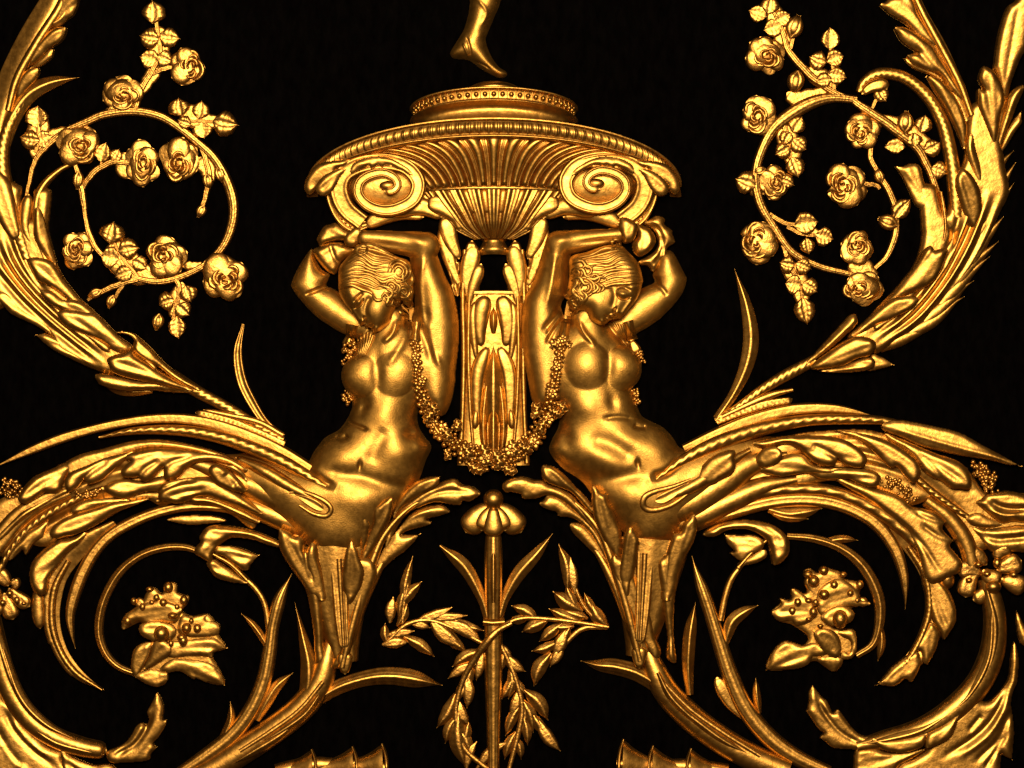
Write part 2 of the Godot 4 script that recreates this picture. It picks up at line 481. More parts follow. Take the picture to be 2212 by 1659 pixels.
# a leaf with its own outline, given on a grid of quarter units per tile (553 x 414.75 u); it rises from base to tip
func leafp(pa: Node, ti: int, tj: int, ol: Array, bt: Array, H: float, R: float, o := {}) -> MeshInstance3D:
	var ox := 553.0 * ti; var oy := 414.75 * tj
	var q := []
	var lo := Vector2(1e9, 1e9); var hi := -lo
	for i in range(0, ol.size(), 2):
		var p := Vector2(ox + ol[i] / 4.0, oy + ol[i + 1] / 4.0)
		q.append(p.x); q.append(p.y); lo = lo.min(p); hi = hi.max(p)
	var f := Field.new(lo.x - 8, lo.y - 8, hi.x + 8, hi.y + 8, 1.6)
	f.body(q, 0.0, H * 0.72, R * 0.46, 0.0, o.get("soft", 4))
	var a := Vector2(ox + bt[0] / 4.0, oy + bt[1] / 4.0); var b := Vector2(ox + bt[3] / 4.0, oy + bt[4] / 4.0)
	var d := b - a
	var lift: float = o.get("lift", 0.0) + 3.0
	var dn := d.normalized()
	var fl: float = o.get("flute", 0.0 if o.get("called", "") in ["leaf_body", "limb", "flower_bed"] or (hi - lo).length() > 240.0 else 0.6)
	var bow := 0.22 * sin(a.x * 0.7 + a.y)
	for j in f.ny:
		for i in f.nx:
			var k := j * f.nx + i
			if f.h[k] < -500.0: continue
			# chased grooves that fan out a little towards the tip
			var rel := Vector2(f.x0 + i * f.c, f.y0 + j * f.c) - a
			var al := rel.dot(dn); var pe := dn.cross(rel) + bow * al * al / maxf(d.length(), 1.0)
			f.h[k] += fl * minf(1.0, f.h[k] / maxf(H, 0.1)) * cos(pe * TAU / (19.0 + 6.0 * al / d.length()))
			if f.h[k] > -500.0: f.h[k] += lift + lerpf(bt[2], bt[5], clampf((Vector2(f.x0 + i * f.c, f.y0 + j * f.c) - a).dot(d) / d.length_squared(), 0.0, 1.0))
	var v: float = o.get("vein", -1.4)
	if v != 0.0: f.line(sp(o.mid if o.has("mid") else [a.x, a.y, (a.x + b.x) * 0.5, (a.y + b.y) * 0.5, b.x, b.y]), o.get("vw", 6.0), v)
	for g in o.get("g", []):
		var l := []
		for i in range(2, g.size(), 2): l.append(ox + g[i] / 4.0); l.append(oy + g[i + 1] / 4.0)
		f.line(sp(l), g[0] * 1.2, g[1] * 0.7)
	f.blur(1)
	return relief(f, pa, o.get("called", "acanthus_leaf"), gold, false)

func relief(f: Field, pa: Node, called: String, m: Material, keep := true) -> MeshInstance3D:
	var mb := Mb.new()
	add_relief(mb, f)
	if keep: fields.append(f)
	return commit(mb, pa, called, m)

func cover(f: Field, i: int, j: int) -> float:
	var n := 0
	for y in range(maxi(0, j - 2), mini(f.ny - 1, j + 2) + 1):
		for x in range(maxi(0, i - 2), mini(f.nx - 1, i + 2) + 1):
			if f.h[y * f.nx + x] > -500.0: n += 1
	return n / 25.0

func add_relief(mb: Mb, f: Field):
	var id := PackedInt32Array(); id.resize(f.nx * f.ny); id.fill(-1)
	var need := PackedByteArray(); need.resize(f.nx * f.ny)
	for j in f.ny - 1:
		for i in f.nx - 1:
			var q := j * f.nx + i
			if f.h[q] > -500 or f.h[q + 1] > -500 or f.h[q + f.nx] > -500 or f.h[q + f.nx + 1] > -500:
				need[q] = 1; need[q + 1] = 1; need[q + f.nx] = 1; need[q + f.nx + 1] = 1
	for j in f.ny:
		for i in f.nx:
			var q := j * f.nx + i
			if need[q] == 0: continue
			id[q] = mb.v.size()
			var z := f.h[q]
			var inside := z > -500.0
			var px := f.x0 + i * f.c; var py := f.y0 + j * f.c
			var l := f.h[q - 1] if i > 0 else -1000.0
			var r := f.h[q + 1] if i < f.nx - 1 else -1000.0
			var u := f.h[q - f.nx] if j > 0 else -1000.0
			var d := f.h[q + f.nx] if j < f.ny - 1 else -1000.0
			var edge := not inside or l < -500.0 or r < -500.0 or u < -500.0 or d < -500.0
			if edge and i > 0 and j > 0 and i < f.nx - 1 and j < f.ny - 1:
				# draw the rim onto the smooth outline
				var g := Vector2(cover(f, i + 1, j) - cover(f, i - 1, j), cover(f, i, j + 1) - cover(f, i, j - 1)) * 0.5
				var gl := g.length()
				if gl > 0.03:
					var mv := clampf((0.5 - cover(f, i, j)) / gl, 0.0, 1.3)
					if inside: mv = minf(mv, 0.6)
					px += g.x / gl * mv * f.c; py += g.y / gl * mv * f.c
			if inside:
				var lo := 6.0
				l = l if l > -500.0 else minf(lo, z); r = r if r > -500.0 else minf(lo, z); u = u if u > -500.0 else minf(lo, z); d = d if d > -500.0 else minf(lo, z)
				mb.v.append(P(px, py, z)); mb.n.append(Vector3((l - r) / (2.0 * f.c), (d - u) / (2.0 * f.c), 1.0).normalized())
			else:
				var ox := (1.0 if l > -500 else 0.0) - (1.0 if r > -500 else 0.0)
				var oy := (1.0 if u > -500 else 0.0) - (1.0 if d > -500 else 0.0)
				mb.v.append(P(px, py, -1.0)); mb.n.append(Vector3(ox, -oy, 0.3).normalized())
	for j in f.ny - 1:
		for i in f.nx - 1:
			var q := j * f.nx + i
			if id[q] < 0 or id[q + 1] < 0 or id[q + f.nx] < 0 or id[q + f.nx + 1] < 0: continue
			if f.h[q] < -500 and f.h[q + 1] < -500 and f.h[q + f.nx] < -500 and f.h[q + f.nx + 1] < -500: continue
			var a := id[q]; var b := id[q + 1]; var c := id[q + f.nx]; var d := id[q + f.nx + 1]
			mb.ix.append_array(PackedInt32Array([a, b, c, b, d, c]))

# ---------- half-round turned work: rings [half width, sag at the ends, y at the middle, depth] ----------
func ring_at(pr: Array, v: float, th: float, add := 0.0) -> Vector3:
	var n := pr.size() - 1
	var f := clampf(v, 0, 1) * n
	var i := mini(int(f), n - 1); var t := f - i
	var q := []
	for k in 4: q.append(cat(pr[maxi(i - 1, 0)][k], pr[i][k], pr[i + 1][k], pr[mini(i + 2, n)][k], t))
	return P(1067.0 + (q[0] + add) * sin(th), q[2] + q[1] * (1.0 - cos(th)), (q[3] + add) * cos(th) + 1.0)

func turned(pa: Node, called: String, pr: Array, t0: float, t1: float, nt: int, nv: int, bulge := 0.0, shape := 0, m = null) -> MeshInstance3D:
	var mb := Mb.new()
	var p := PackedVector3Array()
	for j in nt + 1:
		var u := float(j) / nt
		for i in nv + 1:
			var v := float(i) / nv
			var a := 0.0
			var k := 2.0 * u - 1.0
			if shape == 1: a = bulge * sqrt(maxf(0.0, 1.0 - k * k)) * minf(1.0, minf(v, 1.0 - v) * 12.0 + 0.2)     # gadroon
			elif shape == 2:                                                                                 # overlapping leaf
				var wv := sqrt(maxf(0.0, 1.0 - pow(maxf(0.0, 1.0 - v * 1.8), 2.0)))
				var e := clampf(1.0 - absf(k) / maxf(wv, 0.02), 0.0, 1.0)
				a = bulge * (0.35 * smoothstep(0.0, 0.3, e) + 0.65 * smoothstep(0.75, 1.0, 1.0 - absf(k)) * smoothstep(0.0, 0.3, e))
			elif shape == 3: a = bulge * pow(maxf(0.0, 1.0 - k * k), 0.5) * pow(maxf(sin(PI * v), 0.0), 0.5)
			elif shape == 4:
				var e4 := 1.0 - absf(k)
				a = bulge * (smoothstep(0.0, 0.25, e4) - 0.5 * smoothstep(0.55, 1.0, e4))
			p.append(ring_at(pr, v, lerpf(t0, t1, u), a))
	mb.grid(p, nt + 1, nv + 1)
	return commit(mb, pa, called, m if m else gold)

func panel():
	var b := BoxMesh.new(); b.size = Vector3(1.9, 1.5, 0.03)
	var m := StandardMaterial3D.new(); m.roughness = 1.0; m.metallic_specular = 0.03
	m.albedo_texture = noise_tex(77, 0.03, 4, false, 1, ramp2(Color(0.006, 0.005, 0.008), Color(0.022, 0.018, 0.024)))
	m.roughness_texture = noise_tex(78, 0.02, 3, false, 1, ramp2(Color(0.5, 0.5, 0.5), Color(0.75, 0.75, 0.75)))
	m.uv1_triplanar = true; m.uv1_world_triplanar = true; m.uv1_scale = Vector3(5, 2.2, 5)
	var o := MeshInstance3D.new(); o.name = "panel"; o.mesh = b; o.material_override = m; o.position = Vector3(0, 0, -0.015)
	o.set_meta("kind", "structure"); o.set_meta("label", "black lacquered panel behind the gilded relief"); add_child(o)

func build_all():
	pedestal()
	shaft()
	figure_left()
	figure_right()
	standing_leg()
	garland()
	scroll_upper_left()
	scroll_upper_right()
	roses_left()
	roses_right()
	tail_left()
	tail_right()
	torch()
	spools()

# ---------- figures ----------
func hair_locks(pa: Node, locks: Array):
	for l in locks:
		strip(pa, "hair_lock", l[0], [l[1] * 0.4, l[1], l[1] * 0.9, 0.3], {"on": -1.0 + l[2], "h": l[1] * 0.9, "p": 0, "c": 9, "th": 8.0, "gr": [3.0, l[1] * 0.13], "m": gold_body, "hp": 0.8})

func figure_left():
	var t := thing("caryatid_figure", "gilded half nude woman, bowed face in profile, arms raised under the bowl", "relief figure", 800, 1180, "caryatid figures under the bowl")
	var f := Field.new(415, 480, 1004, 1216, 1.5)
	# far arm
	f.body([672, 538, 648, 572, 630, 611, 634, 628, 651, 650, 681, 682, 717, 707, 747, 723, 800, 735, 815, 690, 760, 655, 735, 634, 717, 622, 705, 618, 710, 602, 713, 593, 696, 583, 685, 567, 677, 547], 6, 26, 36, 0, 8)
	# trunk with the root of the tail
	f.body([800, 700, 775, 735, 757, 765, 749, 784, 738, 808, 741, 825, 756, 853, 761, 877, 750, 905, 731, 929, 702, 946, 678, 976, 666, 998, 640, 1005, 580, 985, 500, 978, 430, 985, 425, 1005, 490, 1045, 560, 1092, 610, 1130, 650, 1165, 690, 1195, 740, 1200, 785, 1190, 820, 1150, 860, 1100, 895, 1055, 908, 1030, 920, 995, 932, 965, 915, 940, 903, 915, 905, 885, 930, 850, 950, 800, 930, 740, 890, 700, 850, 680], 6, 52, 84, 10, 14)
	f.body([880, 505, 912, 505, 929, 515, 943, 545, 961, 593, 981, 637, 991, 691, 991, 744, 985, 800, 983, 830, 974, 871, 958, 898, 935, 890, 905, 860, 890, 800, 880, 740, 888, 700, 896, 655, 890, 602, 886, 560], 14, 40, 44, 14, 12)
	f.cap(920, 532, 28, 31, 790, 515, 34, 17, 0.8, 10)
	f.cap(836, 765, 20, 34, 846, 690, 24, 32, 0.7, 16)
	# breasts
	f.ell(780, 812, 24, 42, 46, 33, 0, 28)
	f.ell(853, 808, 22, 48, 50, 36, 0, 30)
	f.bump(500, 1015, 90, 60, 20, -24)
	f.blur(2)
	# modelling of the trunk
	f.bump(862, 972, 44, 40, 20, 9)
	f.bump(752, 985, 50, 40, -20, 6)
	f.bump(775, 1078, 62, 36, 10, 9)
	f.bump(818, 806, 13, 42, -4, -5)
	f.bump(788, 878, 10, 18, 25, -6)
	f.bump(838, 900, 34, 30, 0, 4)
	f.bump(888, 935, 13, 10, 0, -8)
	f.bump(905, 960, 10, 14, 0, 3)
	f.line(sp([750, 908, 770, 918, 797, 929]), 4.0, -5)
	f.line(sp([724, 942, 740, 946, 754, 940]), 6.0, -5)
	f.line(sp([690, 1012, 740, 1022, 785, 1028, 830, 1044, 880, 1050, 905, 1040]), 15.0, -6)
	f.line(sp([728, 1052, 700, 1038, 668, 1016, 650, 1008]), 9.0, -8)
	f.bump(780, 1004, 4.5, 10, 8, -5)
	f.line(sp([838, 925, 818, 960, 800, 1000]), 15.0, -3.5)
	f.line(sp([885, 700, 872, 740, 850, 775, 838, 790]), 9.0, 4)
	f.line(sp([896, 640, 905, 690, 925, 750, 935, 790]), 9.0, -6)
	f.line(sp([918, 660, 930, 720, 948, 780]), 8.0, -4)
	f.line(sp([915, 560, 908, 620, 912, 680]), 7.0, 4)
	f.line(sp([925, 690, 938, 750, 955, 800]), 7.0, 4)
	f.line(sp([860, 690, 850, 720, 828, 742]), 6.0, 5)
	f.bump(905, 522, 20, 12, 30, 4)
	f.bump(840, 530, 40, 7, 8, -3)
	f.line(sp([660, 637, 680, 630, 705, 619]), 4.0, -5)
	# head
	var g := Field.new(724, 522, 904, 728, 0.95)
	g.body([773, 531, 764, 544, 738, 574, 733, 591, 733, 612, 735, 634, 747, 657, 757, 669, 768, 684, 776, 698, 780, 705, 788, 703, 793, 709, 800, 708, 805, 714, 814, 719, 829, 712, 844, 698, 853, 673, 867, 650, 884, 664, 894, 637, 892, 600, 886, 567, 858, 555, 825, 540, 797, 531], 48, 30, 30, 0, 20)
	g.bump(818, 667, 22, 25, 0, 6)
	g.bump(762, 640, 14, 20, -15, 4)
	g.line(sp([806, 640, 795, 656, 792, 676, 800, 694]), 6.0, -4)
	g.line(sp([766, 656, 775, 645, 788, 634]), 3.5, -3.5)
	g.bump(778, 654, 9, 5.5, -50, 5)
	g.line(sp([767, 668, 778, 665, 786, 656, 789, 646]), 1.5, -5)
	g.line(sp([759, 668, 769, 682, 779, 697]), 5.5, 6)
	g.bump(785, 696, 4.5, 4.5, 0, 5)
	g.line(sp([787, 684, 792, 692, 790, 701]), 2.4, -5)
	g.bump(793, 704, 5, 2.6, 25, 5)
	g.bump(801, 707, 4.5, 2.6, 15, 5)
	g.line(sp([789, 707, 797, 705, 806, 701]), 1.2, -5)
	g.bump(815, 712, 8, 6, 10, 5)
	g.line(sp([798, 711, 805, 709, 812, 704]), 2.0, -3)
	g.line(sp([735, 627, 765, 619, 795, 628, 812, 642]), 3.0, -3)
	g.blur(1)
	var mb := Mb.new()
	add_relief(mb, f); add_relief(mb, g)
	fields.append(f); fields.append(g)
	commit(mb, t, "body", gold_body)
	var locks := []
	for k in 20:
		var u := k / 19.0
		var v := 4.0 * sin(u * 7.0)
		locks.append([[lerpf(734, 764, u), lerpf(622, 543, u), lerpf(764, 790, u), lerpf(608, 537, u) + v, lerpf(796, 816, u), lerpf(618, 547, u) - v, lerpf(824, 842, u), lerpf(626, 551, u) + v, lerpf(850, 868, u), lerpf(612, 564, u)], 3.4, 1.0 + 1.2 * sin(k * 3.1)])
	locks.append_array([[[737, 626, 760, 618, 786, 628, 804, 634, 812, 646, 806, 652], 4.5, 3.0], [[775, 540, 800, 533, 835, 548, 860, 556], 6.0, 3.0], [[800, 538, 784, 534, 774, 544, 782, 554, 792, 548], 5.0, 4.0], [[806, 636, 816, 650, 828, 648, 826, 638], 4.0, 5.0], [[832, 632, 842, 645, 838, 658, 848, 660, 852, 648], 4.5, 6.0],
		[[848, 640, 862, 648, 858, 662, 846, 660], 4.5, 7.0], [[866, 630, 882, 645, 868, 658, 880, 672, 886, 684], 5.0, 4.0], [[876, 610, 890, 632, 876, 650, 890, 668], 5.0, 3.0], [[868, 656, 864, 674, 880, 684, 878, 700], 4.5, 5.0], [[884, 580, 892, 605, 884, 628], 4.5, 2.0], [[880, 572, 872, 600, 880, 625], 4.5, 3.0], [[812, 600, 830, 612, 850, 606, 866, 620], 5.0, 3.0], [[820, 618, 842, 624, 856, 634, 872, 630], 5.0, 4.0], [[852, 612, 866, 622, 862, 640, 874, 648], 5.0, 5.0], [[838, 626, 850, 634, 842, 646, 830, 640], 4.5, 6.0]])
	hair_locks(t, locks)
	for q in [[864, 588, 24], [864, 588, 17], [864, 588, 10], [848, 622, 13], [848, 622, 7], [874, 632, 13], [874, 632, 7], [882, 658, 9], [836, 644, 8], [856, 648, 8], [786, 542, 10]]:
		strip(t, "hair_curl", [q[0] - q[2], q[1] + 3, q[0] - q[2] * 0.7, q[1] - q[2] * 0.7, q[0], q[1] - q[2], q[0] + q[2] * 0.8, q[1] - q[2] * 0.5, q[0] + q[2], q[1] + q[2] * 0.2, q[0] + q[2] * 0.6, q[1] + q[2] * 0.8, q[0] - q[2] * 0.1, q[1] + q[2], q[0] - q[2] * 0.6, q[1] + q[2] * 0.7], [1.5, 3.4, 3.8, 3.8, 3.6, 3, 1], {"on": 2.0, "h": 5, "c": 9, "th": 8.0, "m": gold_body})
	# leafy cuff round the far hand, sash and tassels
	leafp(t, 1, 1, [528, 400, 585, 303, 640, 278, 700, 268, 770, 318, 820, 338, 900, 308, 925, 340, 890, 450, 800, 472, 760, 422, 700, 420, 600, 452, 560, 492, 538, 442], [820, 440, 20, 600, 320, 10], 14, 20, {"called": "cuff_leaf"})
	leafp(t, 1, 1, [498, 500, 560, 468, 640, 438, 740, 438, 800, 468, 862, 500, 800, 562, 742, 602, 722, 642, 690, 712, 640, 702, 590, 662, 540, 602, 508, 552], [780, 480, 14, 580, 620, 12], 18, 26, {"called": "cuff_leaf", "vein": 0.0, "g": [[4.0, -4.0, 640, 450, 680, 560, 720, 630]]})
	leafp(t, 1, 1, [760, 420, 800, 350, 880, 310, 925, 345, 905, 430, 850, 480, 790, 470], [860, 440, 26, 880, 330, 28], 13, 16, {"called": "cuff_leaf"})
	for k in 5: strip(t, "hair_strand", [885 + 2 * k, 665, 886 + 2.5 * k, 690, 884 + 5 * k, 712], [1.6, 2.2, 1.6], {"on": 2.0, "h": 3, "c": 7, "th": 7.0, "m": gold_body})
	for k in 6: strip(t, "hair_strand", [812 - 8 * k, 712 + 3 * k, 802 - 5 * k, 740 + 3 * k, 790 - 4 * k, 768 + 2 * k], [3.0, 3.6, 1.6], {"on": 2.0, "h": 4, "c": 7, "th": 8.0, "m": gold_body})
	strip(t, "tassel", [762, 702, 758, 725, 752, 745], [13, 10, 14], {"on": 6.0, "h": 9, "gr": [7.0, 1.6], "th": 14.0})
	strip(t, "tassel", [902, 696, 900, 715, 898, 735], [12, 9, 13], {"on": 7.0, "h": 9, "gr": [7.0, 1.6], "th": 14.0})
	berries(t, "grapes", [758, 748, 750, 768, 752, 780], 14, 46, 4.2, 22)
	berries(t, "grapes", [748, 850, 752, 868], 9, 24, 4.0, 14)

func figure_right():
	var t := thing("caryatid_figure", "gilded half nude woman, bowed face nearly full, arms raised under the bowl", "relief figure", 1340, 1170, "caryatid figures under the bowl")
	var f := Field.new(1112, 480, 1712, 1196, 1.5)
	f.body([1366, 725, 1424, 690, 1470, 640, 1483, 605, 1477, 589, 1460, 555, 1447, 541, 1425, 545, 1414, 578, 1410, 596, 1414, 610, 1385, 624, 1350, 650, 1310, 700, 1330, 735], 6, 26, 36, 0, 8)
	f.body([1250, 690, 1300, 690, 1345, 735, 1375, 766, 1385, 798, 1380, 816, 1366, 836, 1374, 868, 1385, 897, 1404, 909, 1433, 924, 1453, 945, 1470, 968, 1500, 965, 1540, 952, 1610, 942, 1690, 945, 1700, 968, 1640, 1010, 1575, 1050, 1520, 1095, 1480, 1135, 1450, 1165, 1410, 1180, 1370, 1172, 1320, 1120, 1280, 1070, 1254, 1038, 1211, 1008, 1187, 975, 1192, 950, 1206, 921, 1206, 883, 1180, 850, 1165, 800, 1180, 740, 1215, 700], 6, 52, 84, 10, 14)
	f.body([1185, 509, 1201, 500, 1238, 502, 1233, 546, 1230, 578, 1228, 605, 1223, 637, 1212, 660, 1222, 700, 1228, 760, 1222, 820, 1200, 870, 1167, 884, 1150, 868, 1138, 810, 1129, 760, 1127, 684, 1134, 640, 1152, 606, 1173, 537], 14, 40, 44, 14, 12)
	f.cap(1206, 528, 28, 29, 1338, 508, 34, 14, 0.8, 10)
	f.cap(1278, 765, 20, 34, 1266, 688, 24, 32, 0.7, 16)
	f.ell(1268, 791, 26, 51, 55, 43, 0, 20)
	f.ell(1344, 796, 22, 42, 48, 31, 0, 28)
	f.bump(1640, 985, 90, 60, -20, -24)
	f.blur(2)
	f.bump(1258, 880, 32, 26, 10, 6)
	f.bump(1302, 990, 48, 26, 20, 9)
	f.bump(1352, 948, 40, 22, 30, 5)
	f.bump(1420, 975, 34, 30, 30, 4)
	f.bump(1365, 1074, 60, 34, -12, 9)
	f.bump(1315, 796, 12, 40, 4, -5)
	f.bump(1322, 868, 12, 20, -10, -5)
	f.line(sp([1300, 904, 1335, 900, 1368, 906]), 6.0, -3.5)
	f.line(sp([1366, 918, 1382, 922, 1396, 922]), 5.0, -5)
	f.line(sp([1270, 945, 1320, 958, 1370, 990]), 16.0, -3.5)
	f.line(sp([1205, 1005, 1250, 1030, 1310, 1034, 1370, 1024, 1400, 1020]), 16.0, -6)
	f.line(sp([1402, 1032, 1440, 1018, 1472, 985]), 9.0, -9)
	f.bump(1376, 1000, 4.5, 10, -10, -5)
	f.bump(1222, 945, 14, 24, -15, -5)
	f.line(sp([1248, 690, 1260, 718, 1285, 748]), 6.0, 6)
	f.line(sp([1222, 650, 1196, 690, 1170, 720]), 8.0, -6)
	f.line(sp([1215, 690, 1195, 715, 1180, 745]), 5.0, -5)
	f.line(sp([1220, 672, 1196, 702, 1180, 728]), 4.0, 4)
	f.line(sp([1200, 550, 1190, 620, 1180, 670]), 8.0, 4)
	f.bump(1290, 522, 40, 6, -6, -4)
	f.bump(1215, 520, 16, 12, 0, 4)
	f.bump(1416, 604, 5, 12, -25, -6)
	f.line(sp([1412, 610, 1430, 625, 1440, 640]), 5.0, -3)
	var g := Field.new(1216, 522, 1398, 716, 0.95)
	g.body([1231, 557, 1265, 546, 1307, 532, 1340, 532, 1354, 544, 1377, 569, 1387, 603, 1385, 617, 1382, 631, 1371, 653, 1358, 669, 1347, 683, 1340, 690, 1332, 690, 1318, 692, 1311, 698, 1299, 704, 1283, 698, 1273, 690, 1262, 672, 1240, 672, 1226, 650, 1224, 631, 1229, 596], 48, 30, 30, 0, 20)
	g.bump(1292, 652, 26, 25, 0, 6)
	g.bump(1364, 618, 18, 14, 30, 5)
	g.line(sp([1318, 620, 1326, 634, 1325, 652, 1318, 668]), 6.5, -3.5)
	g.bump(1344, 637, 11, 6, 12, 5)
	g.line(sp([1329, 637, 1336, 646, 1348, 649, 1360, 643]), 1.5, -6)
	g.line(sp([1326, 627, 1342, 622, 1362, 630]), 3.5, -3.5)
	g.line(sp([1366, 646, 1354, 664, 1340, 685]), 5.5, 6)
	g.bump(1331, 677, 4.5, 4.5, 0, 4)
	g.line(sp([1330, 664, 1324, 674, 1328, 684]), 2.4, -4.5)
	g.line(sp([1370, 652, 1376, 645, 1380, 634]), 1.5, -4)
	g.bump(1320, 682, 6, 2.6, -15, 5)
	g.bump(1313, 689, 5, 2.6, -15, 5)
	g.line(sp([1305, 683, 1314, 686, 1325, 687]), 1.2, -5)
	g.bump(1299, 697, 8, 6, -15, 5)
	g.line(sp([1302, 690, 1310, 694, 1316, 694]), 2.0, -3)
	g.line(sp([1386, 614, 1350, 619, 1315, 622, 1290, 626]), 3.0, -3)
	g.blur(1)
	var mb := Mb.new()
	add_relief(mb, f); add_relief(mb, g)
	fields.append(f); fields.append(g)
	commit(mb, t, "body", gold_body)
	var locks := []
	for k in 20:
		var u := k / 19.0
		var v := 4.0 * sin(u * 7.0)
		locks.append([[lerpf(1386, 1350, u), lerpf(610, 540, u), lerpf(1356, 1328, u), lerpf(608, 537, u) + v, lerpf(1326, 1304, u), lerpf(616, 542, u) - v, lerpf(1296, 1276, u), lerpf(618, 550, u) + v, lerpf(1262, 1246, u), lerpf(608, 558, u)], 3.4, 1.0 + 1.2 * sin(k * 3.1)])
	locks.append_array([[[1387, 608, 1355, 614, 1322, 616, 1296, 624, 1284, 618], 4.5, 3.0], [[1316, 545, 1326, 535, 1318, 526, 1332, 520], 5.0, 4.0], [[1334, 545, 1330, 530, 1344, 524], 5.0, 4.0], [[1235, 572, 1255, 566, 1268, 580, 1288, 574], 5.0, 4.0], [[1234, 590, 1256, 584, 1266, 600, 1286, 592], 5.0, 5.0], [[1232, 608, 1250, 602, 1262, 616, 1280, 608], 5.0, 6.0],
		[[1228, 625, 1222, 640, 1236, 652, 1230, 668], 4.5, 3.0], [[1238, 640, 1234, 655, 1248, 665, 1242, 680], 4.5, 3.0], [[1246, 616, 1236, 630, 1246, 644, 1238, 656], 5.0, 5.0], [[1280, 612, 1290, 624, 1278, 634, 1268, 628], 4.5, 6.0], [[1290, 614, 1302, 624, 1294, 634], 4.0, 5.0], [[1250, 640, 1258, 652, 1248, 664], 4.0, 5.0], [[1262, 598, 1280, 606, 1296, 600, 1312, 608], 5.0, 4.0], [[1232, 600, 1246, 612, 1238, 626, 1250, 634], 5.0, 4.0], [[1254, 630, 1266, 642, 1256, 652, 1246, 646], 4.5, 6.0], [[1230, 650, 1240, 662, 1232, 676, 1240, 684], 4.5, 4.0]])
	hair_locks(t, locks)
	for q in [[1262, 622, 20], [1262, 622, 14], [1262, 622, 8], [1244, 592, 12], [1244, 592, 6], [1266, 586, 10], [1240, 650, 12], [1240, 650, 6], [1236, 672, 8], [1284, 604, 9], [1286, 626, 8], [1330, 528, 9]]:
		strip(t, "hair_curl", [q[0] - q[2], q[1] + 3, q[0] - q[2] * 0.7, q[1] - q[2] * 0.7, q[0], q[1] - q[2], q[0] + q[2] * 0.8, q[1] - q[2] * 0.5, q[0] + q[2], q[1] + q[2] * 0.2, q[0] + q[2] * 0.6, q[1] + q[2] * 0.8, q[0] - q[2] * 0.1, q[1] + q[2], q[0] - q[2] * 0.6, q[1] + q[2] * 0.7], [1.5, 3.4, 3.8, 3.8, 3.6, 3, 1], {"on": 2.0, "h": 5, "c": 9, "th": 8.0, "m": gold_body})
	leafp(t, 2, 1, [1130, 268, 1200, 230, 1250, 203, 1322, 233, 1318, 282, 1382, 330, 1386, 362, 1410, 432, 1390, 452, 1338, 490, 1352, 560, 1330, 592, 1290, 582, 1250, 662, 1210, 692, 1180, 642, 1120, 632, 1088, 602, 1160, 562, 1240, 502, 1262, 422, 1220, 322], [1150, 420, 16, 1350, 480, 12], 14, 20, {"called": "cuff_leaf", "vein": 0.0, "g": [[4.0, -5.0, 1180, 260, 1270, 340, 1300, 450, 1270, 560, 1200, 640]]})
	leafp(t, 2, 1, [1050, 278, 1130, 288, 1200, 330, 1242, 420, 1202, 502, 1150, 542, 1100, 562, 1050, 522, 1038, 440, 1080, 380], [1100, 300, 24, 1120, 540, 28], 17, 22, {"called": "cuff_leaf", "vein": 0.0})
	leafp(t, 2, 1, [928, 228, 990, 226, 1050, 258, 1082, 300, 1062, 400, 1030, 432, 970, 447, 938, 402, 916, 320], [990, 250, 36, 990, 430, 36], 16, 18, {"called": "cuff_leaf", "vein": 0.0})
	for k in 5: strip(t, "hair_strand", [1226 + 2 * k, 650, 1222 + 2.5 * k, 672, 1220 + 3 * k, 690], [1.6, 2.2, 1.6], {"on": 2.0, "h": 3, "c": 7, "th": 7.0, "m": gold_body})
	for k in 5: strip(t, "hair_strand", [1318 + 6 * k, 696 + k, 1332 + 5 * k, 716 + 4 * k, 1348 + 5 * k, 742 + 6 * k], [2.4, 3.2, 1.6], {"on": 2.0, "h": 4, "c": 7, "th": 8.0, "m": gold_body})
	strip(t, "tassel", [1355, 694, 1360, 712, 1366, 735], [12, 9, 13], {"on": 6.0, "h": 9, "gr": [7.0, 1.6], "th": 14.0})
	strip(t, "tassel", [1222, 682, 1220, 705, 1216, 728], [14, 10, 12], {"on": 7.0, "h": 9, "gr": [7.0, 1.6], "th": 14.0})
	lobe(t, [1362, 735, 1370, 750, 1376, 765], 11, 24, 10, {"called": "grape_leaf"})
	berries(t, "grapes", [1376, 762, 1384, 775, 1388, 782], 10, 34, 3.8, 22)
	berries(t, "grapes", [1372, 845, 1374, 870], 8, 28, 4.0, 14)

